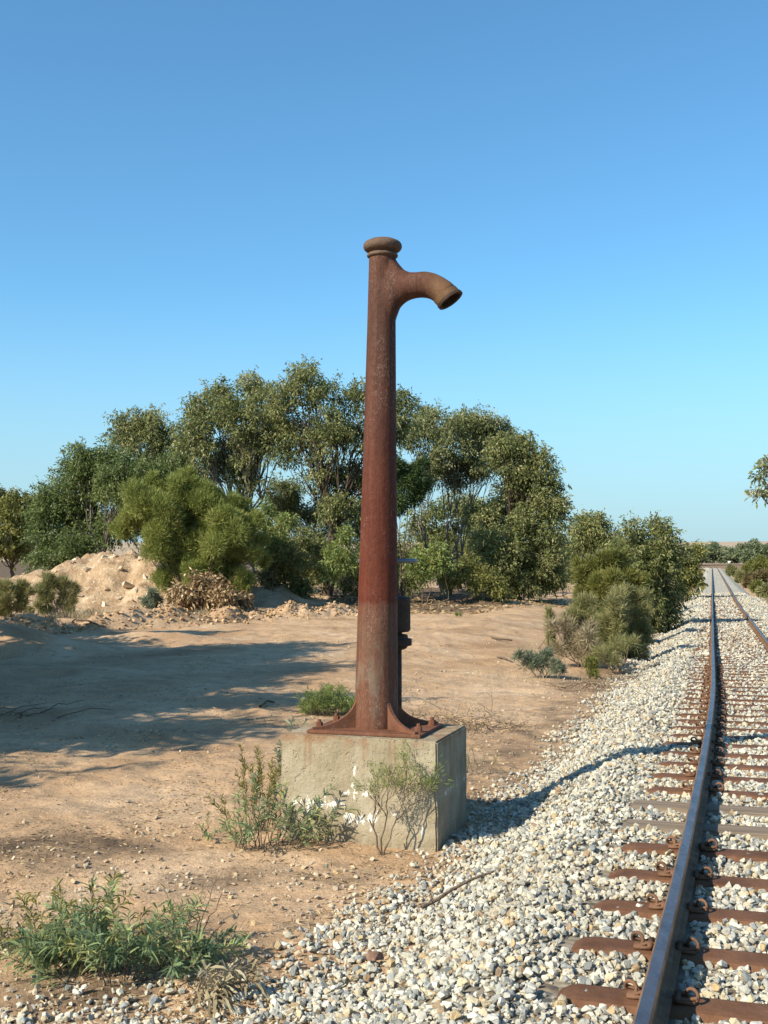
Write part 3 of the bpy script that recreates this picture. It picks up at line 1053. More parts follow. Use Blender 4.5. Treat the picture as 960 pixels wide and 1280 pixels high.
# domed cap and the collar below it
ang = np.linspace(-pi / 2, pi / 2, 14)
capp = [(zc(313.5), .094), (zc(312), .1)]
capp += [(zc(304.5) + .0385 * sin(a), .108 + .0365 * cos(a)) for a in ang]
capp += [(zc(296.3), .095), (zc(295.0), .06), (zc(294.4), .02)]
V, Fq = lathe(capp, lambda z: axis_x(zc(300)))
part('cap', V, Fq, M['rust_cap'], column, True)
col = [(zc(320), .1)] + [(zc(316.2) + .014 * sin(a), .104 + .012 * cos(a)) for a in np.linspace(-pi / 2, pi / 2, 9)] + [(zc(312.5), .098)]
V, Fq = lathe(col, lambda z: axis_x(zc(316)))
part('collar', V, Fq, M['rust_cap'], column, True)

# base plate, four curved webs, four hex bolts
PA, PB, PT = .425, .31, .024
def plate_pt(a, bb, z):
    p2 = CEN + EU * a + EV * bb
    return np.array([p2[0], p2[1], z])
V, Fq = box_arrays((0, 0, 0), (PA, PB, PT / 2))
V = [plate_pt(v[0], v[1], Z_TOP + .002 + PT / 2 + v[2]) for v in V]
o = part('base_plate', V, [list(f) for f in Fq], M['rust_plate'], column)
bmod = o.modifiers.new('b', 'BEVEL'); bmod.width = .005; bmod.segments = 2
for sa, sb in ((1, -1), (-1, -1), (1, 1), (-1, 1)):
    dirv = np.array([sa * (PA - .02), sb * (PB - .015)])
    reach = np.linalg.norm(dirv) - .02
    dirv = dirv / np.linalg.norm(dirv)
    nrm = np.array([-dirv[1], dirv[0]])
    outline = [(.1, PT)]
    outline += [(reach, PT), (reach, PT + .016)]
    r_in, top = .15, .235
    for k in range(11):
        th = k / 10 * pi / 2
        outline.append((reach - (reach - r_in) * sin(th), PT + .016 + (top - .016) * (1 - cos(th))))
    outline.append((.1, PT + top))
    n = len(outline)
    V, Fq = [], []
    for side in (-.013, .013):
        for d_, z_ in outline:
            q = dirv * d_ + nrm * side
            V.append(plate_pt(q[0], q[1], Z_TOP + .002 + z_))
    Fq.append(list(range(n))); Fq.append(list(range(2 * n - 1, n - 1, -1)))
    Fq += [[i, n + i, n + (i + 1) % n, (i + 1) % n] for i in range(n)]
    part('web', V, Fq, M['rust_plate'], column)
    # bolt beside the toe of the web
    ba, bb_ = sa * (PA - .05), sb * (PB - .13)
    V, Fq = [], []
    for zz, rad, nn in ((PT, .034, 12), (PT + .008, .034, 12)):
        V += [plate_pt(ba + rad * cos(2 * pi * k / 12), bb_ + rad * sin(2 * pi * k / 12), Z_TOP + .002 + zz) for k in range(12)]
    Fq += [[k, (k + 1) % 12, 12 + (k + 1) % 12, 12 + k] for k in range(12)] + [list(range(12, 24))]
    o0 = len(V)
    for zz in (PT + .008, PT + .04):
        V += [plate_pt(ba + .026 * cos(2 * pi * k / 6 + .3), bb_ + .026 * sin(2 * pi * k / 6 + .3), Z_TOP + .002 + zz) for k in range(6)]
    Fq += [[o0 + k, o0 + (k + 1) % 6, o0 + 6 + (k + 1) % 6, o0 + 6 + k] for k in range(6)] + [[o0 + 6 + k for k in range(6)]]
    o1 = len(V)
    for zz in (PT + .04, PT + .06):
        V += [plate_pt(ba + .014 * cos(2 * pi * k / 8), bb_ + .014 * sin(2 * pi * k / 8), Z_TOP + .002 + zz) for k in range(8)]
    Fq += [[o1 + k, o1 + (k + 1) % 8, o1 + 8 + (k + 1) % 8, o1 + 8 + k] for k in range(8)] + [[o1 + 8 + k for k in range(8)]]
    part('bolt', V, Fq, M['rust_plate'], column)

# stop valve standing behind the column
VC = CEN + EV * .285
def vlathe(prof, n=28):
    ang = np.arange(n) / n * 2 * pi
    V = np.concatenate([np.stack([VC[0] + rad * np.cos(ang), VC[1] + rad * np.sin(ang), np.full(n, z)], -1) for z, rad in prof])
    m_ = len(prof)
    Fq = [[i * n + j, i * n + (j + 1) % n, (i + 1) * n + (j + 1) % n, (i + 1) * n + j] for i in range(m_ - 1) for j in range(n)]
    Fq += [list(range(n - 1, -1, -1)), [(m_ - 1) * n + j for j in range(n)]]
    return V, Fq
DV = 8.82 / F_PX
zv = lambda py: EYE + (HORIZON - py) * DV
V, Fq = vlathe([(Z_TOP, .106), (zv(812), .106)]); part('riser_pipe', V, Fq, M['rust_dark'], column, True)
valve = part('valve_body', *vlathe([(zv(812), .105), (zv(810), .14), (zv(808), .15), (zv(807), .15), (zv(806), .182), (zv(798), .182), (zv(797.5), .155), (zv(793), .15), (zv(792), .11),
             (zv(790), .11), (zv(789), .16), (zv(787), .172), (zv(748), .172), (zv(746), .15), (zv(744), .09), (zv(736), .05), (zv(735), .035)]), M['rust_dark'], column, False)
V, Fq = vlathe([(zv(735), .016), (zv(699), .016)], 10); part('spindle', V, Fq, M['rust_dark'], column, True)
for k in range(2):
    V, Fq = tube(np.array([[VC[0] + sgn * .07, VC[1] - .02, z] for sgn in ((-1, 1)[k],) for z in (zv(745), zv(722), zv(714))]), .014, 8)
    part('yoke_arm', V, Fq, M['rust_dark'], column, True)
a = np.linspace(0, 2 * pi, 41)
V, Fq = tube(np.stack([VC[0] + .212 * np.cos(a), VC[1] + .212 * np.sin(a), np.full(41, zv(701))], -1), .017, 8)
whl = part('handwheel', V, Fq, M['wheel_metal'], column, True)
for k in range(4):
    th = k * pi / 2 + .5
    V, Fq = tube(np.array([[VC[0] + q * cos(th), VC[1] + q * sin(th), zv(701) - .01] for q in (.01, .1, .21)]), .012, 6)
    part('spoke', V, Fq, M['wheel_metal'], whl, True)

# ------------------------------------------------------------------ dirt mound with rocks
MOUND = [(150, 43.5, 1.85, 1.9), (112, 43.2, 1.6, 1.9), (75, 43, 1.25, 2.0), (40, 43, .95, 2.1), (0, 43.5, 1.05, 2.4), (200, 43, 1.7, 2.0), (245, 43, 1.2, 2.2), (300, 43.5, .8, 2.2), (-50, 44, .95, 2.6)]
def mound_z(x, y):
    h = np.zeros_like(np.asarray(x, float))
    for px_, Y_, hh, rr_ in MOUND:
        cx_ = (px_ - 480) / F_PX * Y_
        d2 = ((x - cx_) / rr_) ** 2 + ((y - Y_) / (rr_ * 1.25)) ** 2
        h = np.maximum(h, hh * np.exp(-d2 * .75)) + .12 * hh * np.exp(-d2)
    h = h * .9 * (1 + .3 * fbm(x * .9, y * .9, 111, 4)) + (.22 * fbm(x * 2.2, y * 2.2, 112, 4) + .1 * np.abs(fbm(x * 5, y * 5, 113, 2))) * smoothstep(.1, .6, h)
    return ground_z(x, y) + h - .12
mx_, my_ = np.meshgrid(np.arange(-20, -1.5, .11), np.arange(37.5, 50, .13))
V, Fq = grid_mesh(mx_, my_, mound_z(mx_, my_))
mound = structure(link('dirt_mound', mesh_from('dirt_mound', V, Fq, M['mound_earth'], True)))
r = np.random.default_rng(31)
m, t, b = new_mat('pale_rock', .9, .2)
N = NB(t)
c = N.ramp(N.n('ShaderNodeObjectInfo').outputs['Random'], [(0, (.5, .38, .26)), (.5, (.62, .52, .4)), (1, (.42, .3, .2))])
N.l(N.mix(.6, c, N.ramp(N.noise(N.coord(), 2.5, 4), [(.3, (.6, .55, .5)), (.6, (1.1, 1.1, 1.1))]), 'MULTIPLY'), b.inputs['Base Color'])
N.bump(N.noise(N.coord(), 4, 4), .6, .1, b.inputs['Normal'])
M['rock'] = m
ROCKS = [stone_mesh('rock', r, M['rock'], .8) for _ in range(6)]
for px_, py_, sz in [(94, 661, 15), (98, 664, 12), (130, 680, 13), (78, 688, 10), (55, 700, 12), (140, 676, 9), (160, 734, 24), (170, 738, 18), (132, 737, 16), (150, 748, 12), (120, 728, 12),
                     (60, 728, 12), (20, 735, 14), (40, 742, 10), (100, 745, 12), (110, 715, 14), (150, 712, 12), (175, 700, 14), (90, 705, 10), (130, 758, 14), (165, 752, 10), (70, 715, 8),
                     (182, 725, 14), (145, 690, 11), (115, 692, 9), (30, 718, 10), (8, 722, 9), (186, 745, 12)]:
    # walk along the view line until it meets the mound
    for Y_ in np.arange(38, 46, .1):
        q = at(px_, py_, Y_)
        if q[2] < float(mound_z(np.array([q[0]]), np.array([Y_]))[0]):
            break
    else:
        q = at(px_, py_, 42.6)
    q[2] = float(mound_z(np.array([q[0]]), np.array([q[1]]))[0])
    o = link('rock', ROCKS[int(r.integers(0, 6))], mound, q, (r.normal(0, .4), r.normal(0, .4), r.random() * 6.28))
    o.scale = sz * .9 * 43 / F_PX * np.array([1.2, 1, .8]) * (.8 + .4 * r.random())

# ------------------------------------------------------------------ trees and bushes
def lobes_world(lobes, depth, r, spread=1.0):
    out = []
    for lb in lobes:
        px_, py_, rp = lb[:3]
        off = lb[3] if len(lb) > 3 else r.uniform(-1, 1) * rp * depth / F_PX * spread
        out.append((at(px_, py_, depth + off), rp * depth / F_PX))
    return out

def ball(n, r, power=.4):
    return unit(r.normal(size=(n, 3))) * (r.random((n, 1)) ** power)

def leafy_tree(name, label, cat, base, lobes, depth, seed, leafm, barkm, group=None, per_m3=1.0, leaf=(.13, .04), clump=.42, clumps_per=10, leaves_per=120,
               trunk=.16, stems=1, droop=.6, split=.3, spread=1.0, flat=.75, twigs=True):
    """trunk that forks into a limb for every lobe, branches to clumps of leaves, one blade per leaf"""
    r = np.random.default_rng(seed)
    L = lobes_world(lobes, depth, r, spread)
    clumps_per, leaves_per, leaf, clump = clumps_per * 1.5, int(leaves_per * 1.3), (leaf[0] * 1.15, leaf[1] * 1.3), clump * 1.12
    bx, byy = base
    bz = float(ground_z(np.array([bx]), np.array([byy]))[0]) - .1
    root = thing(name, label, cat, (bx, byy, bz + .1), group)
    B = np.array([bx, byy, bz])
    tubes, P, D, T = [], [], [], []
    centre = np.mean([c for c, _ in L], axis=0)
    topz = max(c[2] + q for c, q in L)
    forks = []
    for s in range(stems):
        lean = np.array([r.normal(0, .5), r.normal(0, .4), 0]) * (1 if stems > 1 else .4)
        fk = B + (centre - B) * np.array([.35, .35, split]) + lean + np.array([0, 0, r.uniform(-.2, .3)])
        start = B + np.array([r.normal(0, .12), r.normal(0, .12), 0]) * (stems > 1)
        fr = trunk * (.75 if stems > 1 else 1)
        tubes.append(tube(curve_pts(start, fk, 6, 0, fr * .35, r), np.linspace(fr * 1.25, fr * .8, 6), 8))
        forks.append((fk, fr * .8))
    for c, q in L:
        fk, fr = forks[int(np.argmin([np.linalg.norm((f[0] - c)[:2]) + r.random() * .6 for f in forks]))]
        lr = max(.012, fr * min(.6, .3 + q * .12))
        n = 7
        lp = curve_pts(fk, c, n, np.linalg.norm(c - fk) * .06 * r.uniform(-.5, 1), np.linalg.norm(c - fk) * .035, r)
        tubes.append(tube(lp, np.linspace(lr, lr * .3, n), 6))
        k = max(3, int(clumps_per * (q / 1.0) ** 1.6))
        cc = c + ball(k, r, .42) * q * np.array([1, 1, .92])
        for p_ in cc:
            if twigs:
                s_ = lp[int(r.integers(2, n))]
                tubes.append(tube(curve_pts(s_, p_, 5, .04 * r.uniform(-1, 1.5), .05, r), np.linspace(lr * .32, .006, 5), 4))
            cs = clump * r.uniform(.65, 1.3)
            m_ = int(leaves_per * (cs / clump) ** 2)
            loc = ball(m_, r, .45) * cs * np.array([1, 1, flat])
            P.append(p_ + loc)
            D.append(unit(loc) * .55 + np.array([0, 0, -droop]) + r.normal(size=(m_, 3)) * .45)
            tone = .47 + r.normal(0, .17)
            T.append(np.clip(r.normal(tone, .25, m_), 0, 1))
            if twigs:                       # sprays that stand out of the clump and hang at the tip
                for _ in range(4):
                    sd = unit(unit(p_ - centre) * .6 + r.normal(size=3) * .7 + np.array([0, 0, .25]))
                    ln_, mm = cs * r.uniform(1.1, 1.9), int(leaves_per * .1)
                    tt = r.uniform(.4, 1, (mm, 1))
                    P.append(p_ + sd * tt * ln_ - np.array([0, 0, .22]) * ln_ * tt ** 2 + r.normal(size=(mm, 3)) * cs * .11)
                    D.append(sd * .5 + np.array([0, 0, -.7]) + r.normal(size=(mm, 3)) * .45)
                    T.append(np.clip(r.normal(tone + .08, .22, mm), 0, 1))
                    tubes.append(tube(np.array([p_, p_ + sd * ln_ * .5 - np.array([0, 0, .055]) * ln_, p_ + sd * ln_ - np.array([0, 0, .22]) * ln_]), [.008, .006, .003], 3))
    P, D, T = map(np.concatenate, (P, D, T))
    m_ = len(P)
    V, Fq = leaves_mesh(P, D, leaf[0] * r.uniform(.65, 1.3, m_), leaf[1] * r.uniform(.7, 1.3, m_), r)
    part('crown', V, Fq, M[leafm], root, False, np.repeat(T, 4))
    V, Fq = join(tubes)
    part('trunk', V, Fq, M[barkm], root, True)
    return root

def needle_bush(name, label, cat, base, lobes, depth, seed, leafm, barkm='twig', group=None, n_per_m2=900, needle=(.22, .022), up=.5, spread=1.0, inner=.5, crown='crown', stems=True, jitter=.3, skirt=True):
    """dense bush: fine shoots standing out of many rounded heads"""
    r = np.random.default_rng(seed)
    L = lobes_world(lobes, depth, r, spread)
    bx, byy = base
    bz = float(ground_z(np.array([bx]), np.array([byy]))[0])
    root = thing(name, label, cat, (bx, byy, bz), group)
    P, D, T, tubes = [], [], [], []
    if skirt:
        for c, q in list(L):
            g_ = float(surface_z(c[:1], c[1:2])[0])
            z_ = c[2] - q * .9
            while z_ > g_ + q * .1:
                L.append((np.array([bx + (c[0] - bx) * r.uniform(.7, 1.1), c[1] + r.normal(0, .25 * q), z_]), q * r.uniform(.7, .95)))
                z_ -= q * .9
    for c, q in L:
        tubes.append(tube(curve_pts((bx + r.normal(0, .08), byy + r.normal(0, .08), bz - .05), c, 6, .1 * q, .06 * q, r), np.linspace(max(.012, q * .05), .006, 6), 5))
        heads = c + ball(max(5, int(8 * q ** .5) + 4), r, .3) * q * .62
        for hcn in np.vstack([[c], heads]):
            hr = q * r.uniform(.38, .62)
            m_ = int(n_per_m2 * 4 * pi * hr * hr * .35) + 20
            d = unit(r.normal(size=(m_, 3)) + np.array([0, 0, .25]))
            P.append(hcn + d * hr * (inner + (1 - inner) * r.random((m_, 1)) ** .6) - d * needle[0] * .4)
            D.append(d * .8 + np.array([0, 0, up]) + r.normal(size=(m_, 3)) * jitter)
            T.append(np.clip(r.normal(.45 + r.normal(0, .15), .18, m_), 0, 1))
    P, D, T = map(np.concatenate, (P, D, T))
    gz_ = ground_z(P[:, 0], P[:, 1])
    ok = P[:, 2] > gz_ + .01
    P, D, T = P[ok], D[ok], T[ok]
    m_ = len(P)
    V, Fq = leaves_mesh(P, D, needle[0] * r.uniform(.6, 1.3, m_), needle[1] * r.uniform(.7, 1.3, m_), r)
    part(crown, V, Fq, M[leafm], root, False, np.repeat(T, 4))
    if stems:
        V, Fq = join(tubes)
        part('stem', V, Fq, M[barkm], root, True)
    return root

def base_at(px_, Y_):
    return ((px_ - 480) / F_PX * Y_, Y_)

G_BACK = 'trees behind the sandy road'
leafy_tree('broadleaf_tree', 'dense glossy green tree at the left end, behind the pale dirt mound', 'tree', base_at(110, 47), [(85, 622, 36), (118, 600, 36), (155, 605, 36), (68, 660, 30), (115, 650, 38), (198, 598, 32),
           (62, 692, 22), (158, 650, 30), (95, 690, 28), (100, 580, 22), (140, 575, 22), (50, 640, 14)], 47, 41, 'glossy_leaf', 'grey_bark', G_BACK, clumps_per=18, leaves_per=130, droop=.35)
leafy_tree('gum_tree', 'small rounded gum crown rising behind the glossy tree on the left', 'tree', base_at(190, 53), [(162, 545, 22), (190, 535, 22), (213, 550, 20), (180, 568, 26), (222, 575, 20), (160, 527, 12), (188, 523, 12), (205, 590, 26)],
           53, 42, 'gum_leaf', 'grey_bark', G_BACK, clumps_per=14)
leafy_tree('gum_tree', 'broad tall gum left of the water column, above the rounded olive bush', 'tree', base_at(318, 48), [(272, 512, 30), (252, 548, 28), (310, 518, 32), (290, 558, 34), (338, 503, 24), (330, 545, 30), (262, 580, 26), (305, 590, 26), (278, 487, 12), (244, 520, 14), (318, 485, 14), (350, 525, 22)],
           48, 43, 'gum_leaf', 'grey_bark', G_BACK, clumps_per=13, trunk=.2)
leafy_tree('gum_tree', 'tallest open-crowned gum directly behind the water column, dark trunk showing', 'tree', base_at(408, 46), [(375, 478, 20), (398, 488, 24), (352, 498, 18), (432, 500, 20), (420, 538, 34), (384, 545, 30), (452, 495, 17), (458, 540, 32), (492, 512, 18), (398, 590, 26), (440, 600, 32),
           (474, 585, 30), (380, 470, 12), (500, 540, 18), (362, 560, 22), (425, 640, 22), (505, 500, 9)], 46, 44, 'gum_leaf', 'dark_bark', G_BACK, clumps_per=11, trunk=.19, split=.42)
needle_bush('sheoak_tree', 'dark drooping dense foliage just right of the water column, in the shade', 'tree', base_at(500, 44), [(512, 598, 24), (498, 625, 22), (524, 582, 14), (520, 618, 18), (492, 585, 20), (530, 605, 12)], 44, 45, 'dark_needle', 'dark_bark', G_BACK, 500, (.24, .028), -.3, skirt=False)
leafy_tree('gum_tree', 'many-stemmed pale-leaved gum right of the column, bare branches showing through', 'tree', base_at(556, 51), [(536, 522, 18), (520, 542, 18), (560, 552, 28), (592, 540, 26), (620, 540, 20), (545, 580, 22), (602, 572, 32), (574, 528, 14), (610, 526, 12), (632, 552, 14), (578, 590, 22), (548, 518, 10)],
           51, 46, 'bright_leaf', 'grey_bark', G_BACK, clumps_per=14, trunk=.13, stems=6, split=.3)
leafy_tree('gum_tree', 'large dense gum at the right end of the tree line, dark on its lower side', 'tree', base_at(645, 48), [(640, 580, 28), (660, 605, 32), (676, 588, 18), (690, 625, 16), (638, 635, 36), (670, 655, 30), (620, 680, 34), (660, 698, 32), (605, 648, 24), (688, 675, 16), (655, 560, 16), (630, 560, 20),
           (690, 606, 12), (700, 636, 8), (640, 725, 26), (676, 718, 18), (600, 715, 22)], 48, 47, 'gum_leaf', 'dark_bark', G_BACK, clumps_per=17, trunk=.2)
needle_bush('broom_bush', 'large rounded olive bush of fine upright shoots on the right of the dirt mound', 'bush', base_at(245, 40), [(180, 625, 32), (225, 612, 30), (262, 628, 32), (298, 640, 28), (160, 645, 22), (215, 655, 36), (255, 668, 36), (230, 695, 32), (285, 690, 34), (312, 690, 20),
            (200, 690, 24), (240, 722, 26), (280, 722, 26), (205, 725, 18), (300, 728, 20), (262, 700, 28), (330, 700, 12), (325, 675, 14), (150, 660, 16), (200, 650, 34), (275, 665, 36), (240, 640, 34), (250, 690, 34), (215, 680, 30), (310, 655, 22), (240, 600, 16), (195, 605, 18)], 40.5, 48, 'broom_leaf', 'dark_bark', None, 1100, (.2, .019), .45, skirt=False, inner=.3, jitter=.5)
leafy_tree('gum_tree', 'hazy olive scrub tree at the far left edge behind the track', 'tree', base_at(16, 88), [(8, 630, 22), (32, 622, 14), (18, 655, 24), (-14, 625, 24), (36, 652, 14), (2, 672, 18), (28, 675, 14), (10, 690, 12), (34, 688, 10), (-8, 690, 14)], 88, 49, 'olive_leaf', 'dark_bark', G_BACK, clumps_per=6, clump=.7, leaf=(.24, .08), leaves_per=120)
leafy_tree('gum_tree', 'lone far gum showing over the road between the tree line and roadside row', 'tree', base_at(735, 88), [(722, 664, 15), (744, 664, 15), (735, 682, 20), (714, 700, 18), (764, 678, 16), (728, 652, 9), (750, 655, 8), (740, 705, 20)],
           88, 50, 'gum_leaf', 'dark_bark', G_BACK, clumps_per=5, clump=.7, leaf=(.24, .08), leaves_per=130)

G_ROW = 'bushes in the row beside the ballast'
leafy_tree('roadside_bush', 'tallest leafy dark green bush in the row beside the ballast', 'bush', base_at(815, 37), [(800, 678, 18), (825, 672, 17), (815, 698, 26), (790, 708, 26), (836, 705, 17), (800, 742, 28), (826, 735, 22), (846, 690, 10), (775, 690, 14), (812, 765, 20), (838, 750, 15), (822, 660, 9), (790, 665, 9), (830, 768, 14), (812, 782, 14)],
           37, 51, 'gum_leaf', 'dark_bark', G_ROW, clumps_per=20, clump=.36, leaves_per=110, trunk=.08, stems=4, droop=.4, leaf=(.11, .036))
needle_bush('roadside_bush', 'yellow-olive bush behind the grey-green shrub in the roadside row', 'bush', base_at(752, 33), [(742, 708, 20), (768, 704, 22), (736, 728, 19), (760, 732, 24), (790, 728, 22), (722, 704, 11), (728, 720, 12)], 31, 52, 'olive_leaf', 'twig', G_ROW, 1200, (.17, .022), .35)
needle_bush('roadside_bush', 'grey-green fine-leaved shrub at the near end of the roadside row', 'bush', base_at(778, 25), [(768, 758, 24), (790, 768, 26), (762, 788, 22), (798, 750, 18), (750, 780, 18), (782, 798, 22), (802, 790, 16), (775, 742, 16), (742, 798, 14)], 24.5, 53, 'grey_leaf', 'pale_twig', G_ROW, 1300, (.15, .012), .6, jitter=.55, inner=.1)
leafy_tree('roadside_bush', 'farthest bush of the row, where the ballast narrows', 'bush', base_at(858, 66), [(856, 698, 12), (866, 708, 9), (854, 722, 12), (864, 690, 7), (866, 725, 7), (850, 738, 10)], 66, 54, 'olive_leaf', 'dark_bark', G_ROW, clumps_per=9, clump=.5, leaf=(.2, .06), trunk=.08)
needle_bush('low_bush', 'low blue-green bush on the road edge, left of the dry twigs', 'bush', base_at(678, 20.5), [(660, 826, 14), (676, 828, 15), (692, 834, 12), (648, 822, 9), (668, 832, 13), (684, 822, 12), (702, 838, 8)], 20.5, 55, 'blue_leaf', 'twig', None, 1500, (.12, .01), .3, skirt=False, jitter=.5)
needle_bush('dry_shrub', 'tangled dry grey twigs between the blue-green bush and the ballast', 'bush', base_at(728, 22.5), [(712, 795, 18), (735, 803, 18), (702, 782, 14), (748, 815, 16), (722, 818, 16), (690, 782, 9), (760, 825, 12), (700, 812, 14), (740, 785, 14)], 22.5, 56, 'straw', 'twig', None, 700, (.2, .009), .4, jitter=.9, inner=.1, skirt=False)
needle_bush('dry_shrub', 'loose grey-olive scrub spilling onto the stones in front of the grey-green shrub', 'bush', base_at(768, 22), [(762, 812, 15), (778, 806, 14), (750, 818, 13), (790, 800, 12), (770, 824, 11)], 22, 59, 'grey_leaf', 'twig', None, 600, (.17, .008), .4, jitter=.9, inner=.1, skirt=False)
needle_bush('low_bush', 'grey-olive scrub at the road side of the roadside row, below the yellow-olive bush', 'bush', base_at(728, 26.5), [(722, 760, 16), (735, 755, 16), (712, 768, 12), (728, 775, 15), (742, 770, 14)], 26.5, 66, 'grey_leaf', 'twig', None, 900, (.16, .011), .6, jitter=.6, inner=.1)
needle_bush('low_bush', 'small olive cushion at the foot of the dry twigs by the stones', 'bush', base_at(738, 20.8), [(738, 826, 9), (745, 830, 6)], 20.8, 57, 'olive_leaf', 'twig', None, 1600, (.08, .012), .4)
needle_bush('low_bush', 'thin pale shoots sticking up at the road edge, left of the dry twigs', 'bush', base_at(686, 26), [(686, 768, 6), (690, 775, 5)], 26, 58, 'grey_leaf', 'twig', None, 600, (.2, .012), 1.2)
# undergrowth along the foot of the tree line
G_UND = 'undergrowth shrubs at the foot of the tree line'
for i, (lab, lob, dp, lm, kind) in enumerate([
    ('bright leafy shrub left of the column base, at the tree line', [(425, 690, 16), (438, 705, 13), (418, 712, 12), (430, 672, 10)], 42.5, 'fresh_leaf', 'leaf'),
    ('feathery bright green shrub right of the column, under the many-stemmed gum', [(530, 700, 14), (546, 694, 12), (520, 708, 10), (555, 702, 8), (540, 712, 12)], 43, 'fresh_leaf', 'leaf'),
    ('dark shrub in the shade right of the rounded olive bush', [(345, 690, 22), (362, 708, 22), (340, 720, 20), (370, 735, 16)], 43.5, 'gum_leaf', 'leaf'),
    ('low olive shrub beside the road under the dense right-hand gum', [(585, 712, 16), (605, 725, 16), (570, 725, 12), (622, 735, 12)], 44, 'olive_leaf', 'leaf'),
    ('dim shrub mass behind the column at handwheel height', [(470, 690, 26), (495, 705, 22), (455, 715, 20), (512, 725, 16)], 46, 'gum_leaf', 'leaf'),
    ('leafy shrub hanging over the road end at the tree line', [(700, 700, 15), (716, 715, 12), (690, 715, 16), (675, 730, 12)], 60, 'gum_leaf', 'leaf'),
    ('hanging pale-green leaf spray beside the rounded bush, above the dark shrub', [(335, 660, 14), (347, 675, 12), (330, 640, 12), (352, 650, 12)], 43, 'fresh_leaf', 'leaf'),
    ('scrubby shrub under the tallest gum, by its dark trunk', [(385, 680, 26), (400, 712, 20), (372, 708, 20), (440, 735, 14)], 46, 'gum_leaf', 'leaf'),
    ('dark dense shrub filling the shade under the large right-hand gum', [(650, 700, 28), (680, 705, 22), (625, 710, 22), (655, 728, 20), (688, 725, 14)], 47, 'gum_leaf', 'leaf'),
    ('olive scrub behind the many-stemmed gum, low between its stems', [(560, 700, 18), (590, 690, 18), (540, 690, 14), (615, 690, 16)], 56, 'olive_leaf', 'leaf'),
    ('tall leafy scrub behind the tallest gum, seen through its crown', [(370, 640, 30), (410, 650, 30), (350, 620, 24), (445, 655, 26), (470, 640, 20)], 52, 'gum_leaf', 'leaf')]):
    bpx = lob[0][0]
    if kind == 'leaf':
        leafy_tree('shrub', lab, 'shrub', base_at(bpx, dp), lob, dp, 200 + i, lm, 'twig', G_UND, clumps_per=26, clump=.3, leaves_per=70, trunk=.03, stems=3, droop=.3, leaf=(.12, .036))
    else:
        needle_bush('shrub', lab, 'shrub', base_at(bpx, dp), lob, dp, 200 + i, lm, 'twig', G_UND, 600, (.26, .03), .4)
for i, (lab, lob, dp) in enumerate([
    ('olive scrub far behind the dark trunk of the tallest gum', [(400, 690, 14), (425, 695, 14), (445, 690, 16), (410, 710, 14), (435, 712, 14), (385, 700, 14)], 74),
    ('olive scrub far behind the column at handwheel height', [(485, 690, 15), (505, 685, 16), (525, 692, 15), (500, 708, 14), (520, 712, 14), (470, 705, 12)], 72),
    ('olive scrub showing between the stems of the many-stemmed gum', [(545, 680, 15), (565, 672, 18), (585, 682, 16), (555, 702, 15), (580, 706, 15), (600, 690, 14)], 70),
    ('taller scrub behind the many-stemmed gum, under its crown', [(550, 640, 17), (575, 630, 18), (600, 640, 18), (535, 660, 15), (590, 660, 18), (560, 660, 16), (520, 655, 14)], 66),
    ('olive scrub far behind, left of the rounded bush and over the mound', [(330, 690, 14), (350, 680, 14), (310, 690, 14), (345, 705, 14)], 74)]):
    leafy_tree('scrub_tree', lab, 'tree', base_at(lob[1][0], dp), lob, dp, 260 + i, 'gum_leaf', 'dark_bark', G_BACK, clumps_per=6, clump=.6, leaves_per=100, trunk=.09, stems=3, leaf=(.2, .065))
# heap of dead leaves below the rounded bush
leafy_tree('dry_heap', 'heap of cut branches with tan dead leaves under the rounded olive bush', 'brush heap', base_at(255, 38.8), [(250, 742, 20), (228, 748, 15), (275, 746, 18), (300, 752, 14), (262, 757, 16), (235, 762, 10), (262, 728, 9)], 38.8, 60, 'dry_leaf', 'twig', None,
           clumps_per=46, clump=.26, leaves_per=34, trunk=.04, stems=4, droop=.5, leaf=(.15, .05))
G_LEFT = 'scrubby bushes in front of the dirt mound'
needle_bush('scrub_bush', 'dark grey-green scrub bush at the left edge below the mound', 'bush', base_at(12, 36), [(6, 738, 14), (24, 736, 14), (36, 742, 9), (-10, 740, 14)], 36, 61, 'grey_leaf', 'twig', G_LEFT, 900, (.2, .018), .8)
needle_bush('scrub_bush', 'pale grey spiky bush right of the dark scrub at the foot of the mound', 'bush', base_at(70, 37.5), [(62, 728, 14), (78, 732, 14), (92, 738, 10), (50, 740, 10)], 37.5, 62, 'grey_leaf', 'pale_twig', G_LEFT, 700, (.24, .014), .8, jitter=.5)
needle_bush('scrub_bush', 'small grey-leaved bush between the mound and the dead leaf heap', 'bush', base_at(185, 38.3), [(182, 752, 10), (195, 750, 10), (190, 742, 8)], 38.3, 63, 'blue_leaf', 'twig', G_LEFT, 700, (.15, .02), .3)
